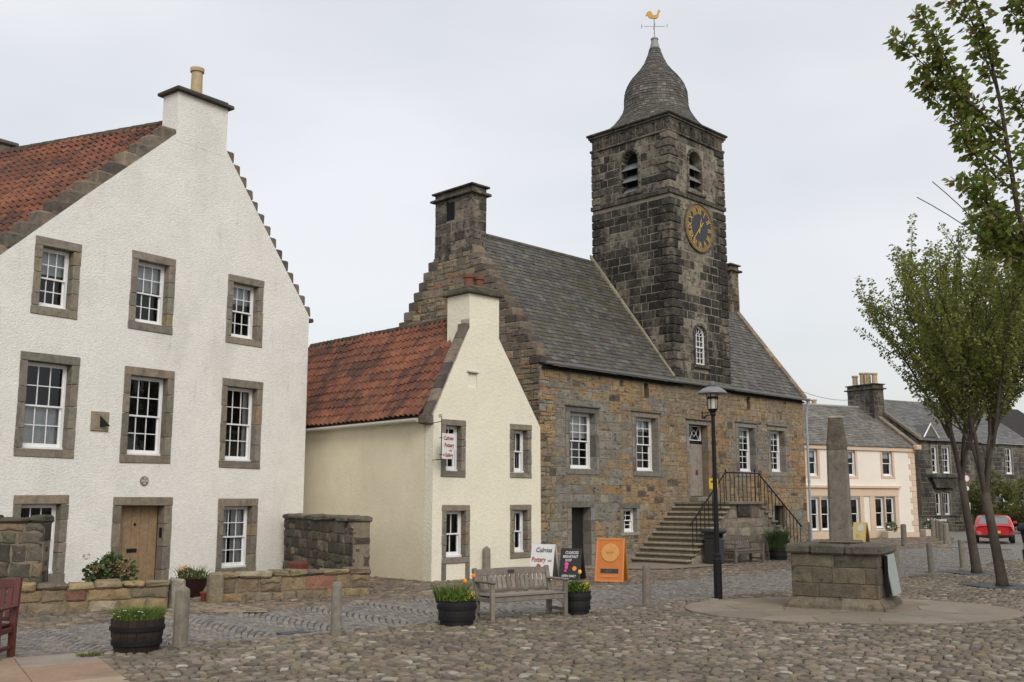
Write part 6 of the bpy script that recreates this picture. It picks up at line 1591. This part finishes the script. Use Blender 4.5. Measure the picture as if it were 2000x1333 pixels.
def brush(lm, path, s, cols, r=.10, den=60, t0=.1):
    """leaves crowding along a shoot"""
    for i in range(len(path)-1):
        a, b = path[i], path[i+1]; ln = (b-a).length; d = (b-a).normalized(); n = int(ln*den+U(0, 1))
        if i/(len(path)-1) < t0: continue
        taper = 1.0 if i < len(path)-3 else .75
        for _ in range(n):
            p = a.lerp(b, U(0, 1)); v = Vector((RND.gauss(0, 1), RND.gauss(0, 1), RND.gauss(0, 1))); v = (v-d*v.dot(d)).normalized()
            leaf(lm, p+v*U(.0, r)*taper, v+d*U(0, .9)+Vector((0, 0, U(-1.0, .05))), s*U(.7, 1.25), vcol(pick(cols), .22, .08), .30)
TLC = [((.23, .265, .058), 5), ((.17, .21, .046), 5), ((.31, .33, .09), 3), ((.11, .14, .035), 2), ((.23, .18, .075), 1)]
def shoots(wm, lm, path, n, ln, s, cols, r0, r, den, up=1.0, lo=.06):
    for k in range(n):
        t = lerp(lo, .97, (k+U(0, 1))/n); i = min(len(path)-2, int(t*(len(path)-1))); a = path[i].lerp(path[i+1], t*(len(path)-1)-i); d = (path[i+1]-path[i]).normalized()
        v = Vector((RND.gauss(0, 1), RND.gauss(0, 1), RND.gauss(0, .35))); v = (v-d*v.dot(d)).normalized()
        e = a+(d*up+v*U(.35, .95)+Vector((0, 0, .35))).normalized()*ln*U(.5, 1.25)*(1.1-.35*t)
        p = curve(a, e, (0, 0, -.04), 6); wm.tube(p, [lerp(r0, .004, q/6) for q in range(7)], 4, BRK, False); brush(lm, p, s, cols, r, den, .12)
def cherry(label, base, fork, limbs, s, cols, r_tr, den, nsh, shl, brr):
    t = thing("cherry_tree", label, "tree", base, 0, "young trees in the square")
    wm = MB(); lm = MB(); f = Vector(fork)
    tp = [Vector((0, 0, -.05)), Vector((0, 0, .15)), Vector((f.x*.3, f.y*.3, f.z*.35)), Vector((f.x*.7, f.y*.7, f.z*.7)), f]
    wm.tube(tp, [r_tr*1.5, r_tr*1.15, r_tr, r_tr*.9, r_tr*.88], 12, BRK)
    nodes = []
    for j in range(4):
        a = j*pi/2+.5; nd_ = f+Vector((cos(a)*.30, sin(a)*.30, U(.9, 1.7))); nodes.append(nd_)
        wm.tube(curve(f-Vector((0, 0, .15)), nd_+Vector((0, 0, .05)), (-cos(a)*.03, -sin(a)*.03, 0), 5), [lerp(r_tr*.60, r_tr*.38, q/5) for q in range(6)], 9, BRK, False)
    for (e, bow, r0) in limbs:
        nd_ = min(nodes, key=lambda q: (Vector((q.x-f.x, q.y-f.y)).normalized()-Vector((e[0], e[1])).normalized()).length+U(0, .5))
        p = curve(nd_-Vector((0, 0, .12)), e, (bow[0]*.15, bow[1]*.15, bow[2]), 10); wm.tube(p, [lerp(r0, .012, (q/10)**.8) for q in range(11)], 7, BRK, False)
        brush(lm, p, s, cols, brr, den*.8, .22); shoots(wm, lm, p, nsh, shl, s, cols, .018, brr, den)
    tr = wm.build("trunk", M_BARK, t, True); cr_ = lm.build("crown", M_TLEAF, t); return t
def fan(n, h, rad, rng, rbase=.055):
    out = []
    for i in range(n):
        a = 2*pi*i/n+rng.uniform(-.25, .25); q = rad*(1.0 if i % 2 else rng.uniform(.35, .75)); z = h*rng.uniform(.80, 1.0)-(q/rad)*h*.06
        e = (q*cos(a), q*sin(a), z); out.append((e, (-q*.16*cos(a), -q*.16*sin(a), .15), rbase*rng.uniform(.8, 1.2)))
    out.append(((.2, .1, h*1.02), (.1, 0, 0), rbase*1.2)); return out
cherry("slender tree with upswept leafy limbs, right of the two trunks", (11.68, 25.0, 0), (-.22, .05, 2.2), fan(12, 8.7, 2.35, random.Random(2), .036), .098, TLC, .115, 72, 20, 1.45, .080)
cherry("slender tree with upswept leafy limbs, left of the two trunks", (13.13, 29.6, 0), (-.25, 0, 2.6), fan(12, 9.8, 2.55, random.Random(6), .040), .108, TLC, .12, 66, 20, 1.6, .085)
# near tree: only its left-hand limbs reach into the picture
B3 = Vector((8.6, 12.9, 0)); T3C = [((.19, .235, .05), 5), ((.145, .19, .042), 5), ((.25, .28, .075), 3), ((.20, .14, .06), 1.5)]
t3 = thing("cherry_tree", "nearer tree whose large-leaved limbs hang into the upper right corner", "tree", tuple(B3), 0, "young trees in the square")
wm = MB(); lm = MB(); fk = Vector((-.15, 0, 2.5)); wm.tube([Vector((0, 0, -.05)), Vector((-.02, 0, .3)), Vector((-.1, 0, 1.5)), fk], [.2, .16, .14, .13], 12, BRK)
def W(x, y, z): return Vector((x, y, z))-B3
def poly(pts, n=4):
    o = []
    for a, b in zip(pts, pts[1:]): o += [a.lerp(b, i/n) for i in range(n)]
    return o+[pts[-1]]
A_ = poly([fk, W(7.4, 12.7, 3.6), W(6.62, 12.55, 4.6), W(6.38, 12.5, 5.6), W(6.27, 12.5, 7.0), W(6.12, 12.5, 8.1), W(5.9, 12.5, 9.1)]); wm.tube(A_, [lerp(.055, .010, q/(len(A_)-1)) for q in range(len(A_))], 7, BRK, False); brush(lm, A_, .11, T3C, .14, 110, .40)
B_ = poly([fk, W(7.7, 12.5, 4.5), W(7.05, 12.3, 6.0), W(6.75, 12.2, 7.6), W(6.55, 12.0, 9.3)]); wm.tube(B_, [lerp(.055, .012, q/(len(B_)-1)) for q in range(len(B_))], 7, BRK, False); brush(lm, B_, .12, T3C, .15, 120, .3)
subs = [((6.36, 12.5, 5.25), (5.76, 12.4, 5.98)), ((6.36, 12.5, 5.0), (5.98, 12.7, 5.35)), ((6.33, 12.5, 5.9), (5.62, 12.4, 6.60)), ((6.30, 12.5, 6.2), (5.20, 12.6, 7.46)), ((6.28, 12.5, 6.7), (4.88, 12.5, 8.02)), ((5.85, 12.5, 7.12), (5.30, 12.4, 8.28)), ((6.25, 12.5, 7.2), (5.78, 12.5, 8.9)), ((6.3, 12.5, 6.4), (5.75, 12.9, 7.6)),
        ((6.9, 12.3, 6.6), (6.35, 11.9, 8.3)), ((6.75, 12.2, 7.4), (6.3, 12.1, 9.0)), ((7.0, 12.3, 6.0), (6.45, 12.6, 7.3)), ((7.2, 12.4, 5.6), (6.75, 12.9, 6.6)), ((6.45, 12.5, 5.0), (6.1, 13.1, 6.2)), ((6.6, 12.5, 4.6), (6.42, 12.9, 5.5)), ((7.0, 12.5, 4.2), (6.75, 13.2, 5.2)), ((6.7, 12.1, 7.8), (6.95, 11.8, 9.2))]
for a, e in subs:
    p = curve(W(*a), W(*e), (0, 0, -.05), 7); wm.tube(p, [lerp(.018, .004, q/7) for q in range(8)], 5, BRK, False); brush(lm, p, .115, T3C, .11, 150, .06)
    shoots(wm, lm, p, 4, .38, .11, T3C, .008, .09, 120, up=.8, lo=.15)
for a, e in (((6.3, 12.6, 5.0), (5.32, 13, 5.95)), ((6.3, 12.6, 5.0), (5.45, 12.8, 6.1))): p = curve(W(*a), W(*e), (0, 0, .05), 6); wm.tube(p, .006, 4, BRK, False)
C_ = poly([fk, W(8.9, 12.6, 4.5), W(9.3, 12.4, 6.5), W(9.5, 12.2, 9)]); wm.tube(C_, [lerp(.055, .012, q/(len(C_)-1)) for q in range(len(C_))], 7, BRK, False); brush(lm, C_, .11, T3C, .16, 70, .3); shoots(wm, lm, C_, 14, 1.0, .11, T3C, .014, .12, 60)
wm.build("trunk", M_BARK, t3, True); lm.build("crown", M_TLEAF, t3)
# shrubs in front of the dark house
def bush(label, loc, rx, rz, n, s, cols, name="garden_shrub"):
    t = thing(name, label, "shrub", loc); wm = MB(); lm = MB()
    for i in range(7): a = i*.9; wm.tube([(0, 0, 0), (cos(a)*rx*.3, sin(a)*rx*.3, rz*.6), (cos(a)*rx*.7, sin(a)*rx*.7, rz*1.3)], [.06, .04, .015], 5, BRK)
    for i in range(n):
        a = U(0, 2*pi); q = rx*sqrt(U(0, 1)); clump(lm, 60, (q*cos(a), q*sin(a), U(.35, 1.9)*rz*(1-.35*q/rx)), rx*.24, s, cols)
    wm.build("stems", M_BARK, t); lm.build("foliage", M_TLEAF, t)
SHC = [((.14, .16, .045), 5), ((.10, .12, .035), 4), ((.19, .19, .06), 3)]
bush("loose green garden tree in front of dark house, behind left trunk", (32.2, 69.8, 0), 1.5, 2.2, 46, .20, SHC)
bush("loose green garden tree in front of dark house, behind right trunk", (36.2, 71.5, 0), 1.6, 2.3, 46, .20, SHC)
bush("low yellow-flecked shrub beside the red car", (33.0, 66.5, 0), 1.1, .9, 26, .16, [((.12, .11, .03), 4), ((.08, .075, .025), 3)])

# ================================================================ red car
car = thing("red_car", "red hatchback parked with its rear towards the square", "car", (23.35, 50.4, .0), radians(-24)); car.scale = (1.04, 1, .93)
M_CAR = plain("car_red", (.42, .008, .016), rough=.22, spec=.6, var=.02); bsC = M_CAR.node_tree.nodes["Principled BSDF"]; bsC.inputs["Coat Weight"].default_value = .6
M_TYRE = plain("tyre", (.012, .012, .012), rough=.8); M_RIM = plain("rim", (.35, .35, .36), rough=.35, metal=.6); M_CGL = plain("car_glass", (.16, .18, .18), rough=.08, spec=.8)  # car glass base lightened to paint in the reflected sky
ST = [(0, [(.60, .32), (.74, .42), (.80, .62), (.74, .80), (.70, .86), (.62, .88)]), (.10, [(.66, .26), (.81, .42), (.85, .66), (.80, .88), (.74, .96), (.66, .97)]), (.28, [(.70, .24), (.84, .42), (.88, .70), (.83, .93), (.74, 1.12), (.62, 1.16)]), (.55, [(.72, .22), (.85, .42), (.89, .72), (.84, .94), (.74, 1.30), (.62, 1.40)]), (.95, [(.74, .22), (.86, .42), (.89, .72), (.84, .95), (.73, 1.36), (.62, 1.455)]),
      (1.6, [(.74, .22), (.86, .42), (.89, .72), (.84, .95), (.73, 1.38), (.62, 1.47)]), (2.2, [(.74, .22), (.86, .42), (.89, .72), (.84, .95), (.72, 1.34), (.58, 1.43)]), (2.9, [(.74, .22), (.86, .42), (.89, .72), (.84, .94), (.78, 1.02), (.6, 1.05)]), (3.5, [(.72, .22), (.84, .42), (.86, .66), (.80, .84), (.7, .90), (.5, .92)]), (3.95, [(.6, .26), (.72, .40), (.74, .58), (.66, .70), (.5, .76), (.3, .78)])]
m1 = MB(); vs = []; nr_ = 12
for y, pr in ST: vs += [(-x, y, z) for x, z in pr]+[(x, y, z) for x, z in pr[::-1]]
fs = [(i*nr_+k, i*nr_+(k+1) % nr_, (i+1)*nr_+(k+1) % nr_, (i+1)*nr_+k) for i in range(len(ST)-1) for k in range(nr_)]+[tuple(range(nr_)), tuple(range((len(ST)-1)*nr_, len(ST)*nr_))[::-1]]
m1.add(vs, fs); me = m1.mesh("body", M_CAR, True); bd_ = bpy.data.objects.new("body", me); COL.objects.link(bd_); bd_.parent = car
sm_ = bd_.modifiers.new("round", 'SUBSURF'); sm_.levels = sm_.render_levels = 2
m1 = MB(); m1.add([(-.64, .125, 1.00), (.64, .125, 1.00), (.56, .44, 1.36), (-.56, .44, 1.36)], [(0, 1, 2, 3)]); m1.build("rear_window", M_CGL, car)
for s in (-1, 1):
    m1 = MB(); q = [(s*.835, .75, .97), (s*.835, 2.75, .98), (s*.69, 2.25, 1.32), (s*.695, .9, 1.33)]; m1.add(q, [(0, 1, 2, 3)]); m1.build("side_window", M_CGL, car)
    m1 = MB(); m1.cbox(*sorted((s*.50, s*.79)), .02, .14, .80, .90, .03, (1, 1, 1)); m1.build("tail_light", plain("tail_red%d" % s, (.55, .03, .03), rough=.15), car)
    m1 = MB(); m1.cbox(*sorted((s*.62, s*.76)), .012, .1, .835, .865, .01); m1.build("reversing_light", M_WB, car)
    m1 = MB(); m1.cbox(*sorted((s*.88, s*1.06)), 2.45, 2.6, .96, 1.10, .03); m1.build("mirror", M_CAR, car)
    for y in (.72, 3.2):
        m1 = MB(Matrix.Translation((s*.76, y, .31)) @ Matrix.Rotation(radians(90), 4, 'Y')); m1.lathe([(.20, -.10), (.30, -.10), (.315, -.06), (.315, .06), (.30, .10), (.20, .10)], 22); tw = m1.build("wheel", M_TYRE, car)
        m1 = MB(Matrix.Translation((s*.76, y, .31)) @ Matrix.Rotation(radians(90), 4, 'Y')); m1.lathe([(.20, -.09), (.05, -.08), (.05, .08), (.20, .09)], 16); m1.build("rim", M_RIM, tw)
m1 = MB(); m1.cbox(-.78, .78, -.03, .22, .30, .48, .06); m1.build("bumper", M_TYRE, car)
m1 = MB(); m1.cbox(-.58, .58, .40, .62, 1.405, 1.445, .015); m1.build("spoiler", M_CAR, car)
m1 = MB(); m1.box(-.26, .26, -.035, -.005, .52, .64); m1.build("number_plate", plain("plate_yellow", (.60, .42, .04)), car)
put("badge", disc(.05, .02, 12, M_RIM), car, (0, .0, .80))

# ================================================================ person with camera at the right edge
def skin(name, pts, edges, mat_, parent, root=0, sub=2):
    me = bpy.data.meshes.new(name); me.from_pydata([p[:3] for p in pts], edges, []); o = bpy.data.objects.new(name, me); COL.objects.link(o)
    md = o.modifiers.new("skin", 'SKIN'); md.use_smooth_shade = True
    for i, p in enumerate(pts): me.skin_vertices[0].data[i].radius = (p[3], p[4] if len(p) > 4 else p[3]); me.skin_vertices[0].data[i].use_root = (i == root)
    sb_ = o.modifiers.new("sub", 'SUBSURF'); sb_.levels = sb_.render_levels = sub
    dg = bpy.context.evaluated_depsgraph_get(); m2 = bpy.data.meshes.new_from_object(o.evaluated_get(dg)); bpy.data.objects.remove(o)
    m2.materials.clear(); m2.materials.append(mat_); r = bpy.data.objects.new(name, m2); COL.objects.link(r); r.parent = parent; return r
M_SKIN = plain("skin", (.46, .27, .20), rough=.55); M_JKT = surf("navy_jacket", (.022, .026, .036), var=.3, scale=8, rough=.8, bump=.4, bscale=14, bdist=.02); M_SHORT = surf("dark_shorts", (.03, .03, .035), rough=.9); M_HAIR = plain("hair", (.06, .045, .035), rough=.8)
pe = thing("person", "person in dark jacket and shorts raising a camera at right edge", "person", (12.06, 24.3, 0), radians(20))
S = 1.02
body = [(0, 0, .96, .12, .10), (0, .01, 1.15, .13, .10), (0, .0, 1.38, .155, .11), (0, -.01, 1.50, .07, .06), (0, -.03, 1.60, .062), (0, -.045, 1.70, .078, .092), (0, -.04, 1.80, .075, .09),
        (.10, 0, .90, .088), (.115, -.01, .52, .058), (.12, .03, .28, .056), (.12, .03, .09, .038), (.12, -.12, .04, .035), (-.10, 0, .90, .088), (-.125, -.04, .52, .058), (-.13, .0, .28, .056), (-.13, .0, .09, .038), (-.13, -.15, .04, .035),
        (.185, 0, 1.44, .058), (.32, -.14, 1.27, .044), (.19, -.33, 1.50, .034), (.10, -.32, 1.66, .03), (-.185, 0, 1.44, .058), (-.42, -.10, 1.36, .044), (-.24, -.32, 1.52, .034), (-.09, -.32, 1.66, .03)]
ed = [(0, 1), (1, 2), (2, 3), (3, 4), (4, 5), (5, 6), (0, 7), (7, 8), (8, 9), (9, 10), (10, 11), (0, 12), (12, 13), (13, 14), (14, 15), (15, 16), (2, 17), (17, 18), (18, 19), (19, 20), (2, 21), (21, 22), (22, 23), (23, 24)]
skin("body", body, ed, M_SKIN, pe)
skin("jacket", [(0, 0, .90, .165, .135), (0, .01, 1.15, .165, .13), (0, 0, 1.38, .185, .14), (0, 0, 1.50, .09, .08), (.19, 0, 1.44, .078), (.32, -.14, 1.27, .066), (.21, -.30, 1.46, .05), (-.19, 0, 1.44, .078), (-.42, -.10, 1.36, .068), (-.25, -.29, 1.49, .05)], [(0, 1), (1, 2), (2, 3), (2, 4), (4, 5), (5, 6), (2, 7), (7, 8), (8, 9)], M_JKT, pe)
skin("shorts", [(0, 0, .94, .15, .125), (.105, 0, .84, .105), (.115, 0, .58, .095), (-.105, 0, .84, .105), (-.12, -.03, .58, .095)], [(0, 1), (1, 2), (0, 3), (3, 4)], M_SHORT, pe)
for x, y in ((.12, 0), (-.13, -.03)): skin("shoe", [(x, y+.05, .045, .045), (x, y-.06, .045, .048), (x, y-.17, .035, .038)], [(0, 1), (1, 2)], plain("shoe_tan", (.30, .20, .15)), pe)
skin("hair", [(0, .015, 1.70, .085, .09), (0, -.01, 1.82, .082, .095)], [(0, 1)], M_HAIR, pe)
m1 = MB(); m1.lathe([(0, -.03), (.018, -.02), (.02, 0), (.012, .025), (0, .03)], 8); nose = m1.mesh("nose", M_SKIN); put("nose", nose, pe, (0, -.14, 1.68))
for s in (-1, 1):
    m1 = MB(); m1.lathe([(0, -.035), (.02, -.02), (.022, .01), (0, .035)], 8); put("ear", m1.mesh("ear", M_SKIN), pe, (s*.085, -.03, 1.70))
    base = Vector((s*.10, -.32, 1.66))
    for k, (ln, dz) in enumerate(((.075, .035), (.082, .012), (.078, -.012), (.062, -.034))):
        a = base+Vector((0, -.02, dz)); skin("finger", [(*a, .010), (*(a+Vector((-s*.01, -.045, .006))), .009), (*(a+Vector((-s*(ln*.55), -.06, .004))), .008)], [(0, 1), (1, 2)], M_SKIN, pe, sub=1)
    skin("thumb", [(*(base+Vector((0, .0, -.04))), .011), (*(base+Vector((-s*.035, -.01, -.05))), .009)], [(0, 1)], M_SKIN, pe, sub=1)
m1 = MB(); m1.cbox(-.075, .075, -.39, -.30, 1.62, 1.73, .015); m1.m = Matrix.Translation((0, -.39, 1.67)) @ Matrix.Rotation(radians(90), 4, 'X'); cb = m1.build("camera_body", M_BLACK, None); tag(cb, "black camera held up to the face of the person at right edge", "camera")
m1 = MB(Matrix.Translation((0, -.39, 1.67)) @ Matrix.Rotation(radians(90), 4, 'X')); m1.lathe([(.038, 0), (.038, .07), (.034, .075), (0, .07)], 16); m1.build("lens", M_BLACK, cb)
cb.name = "hand_camera"; cb.location = pe.location; cb.rotation_euler = pe.rotation_euler
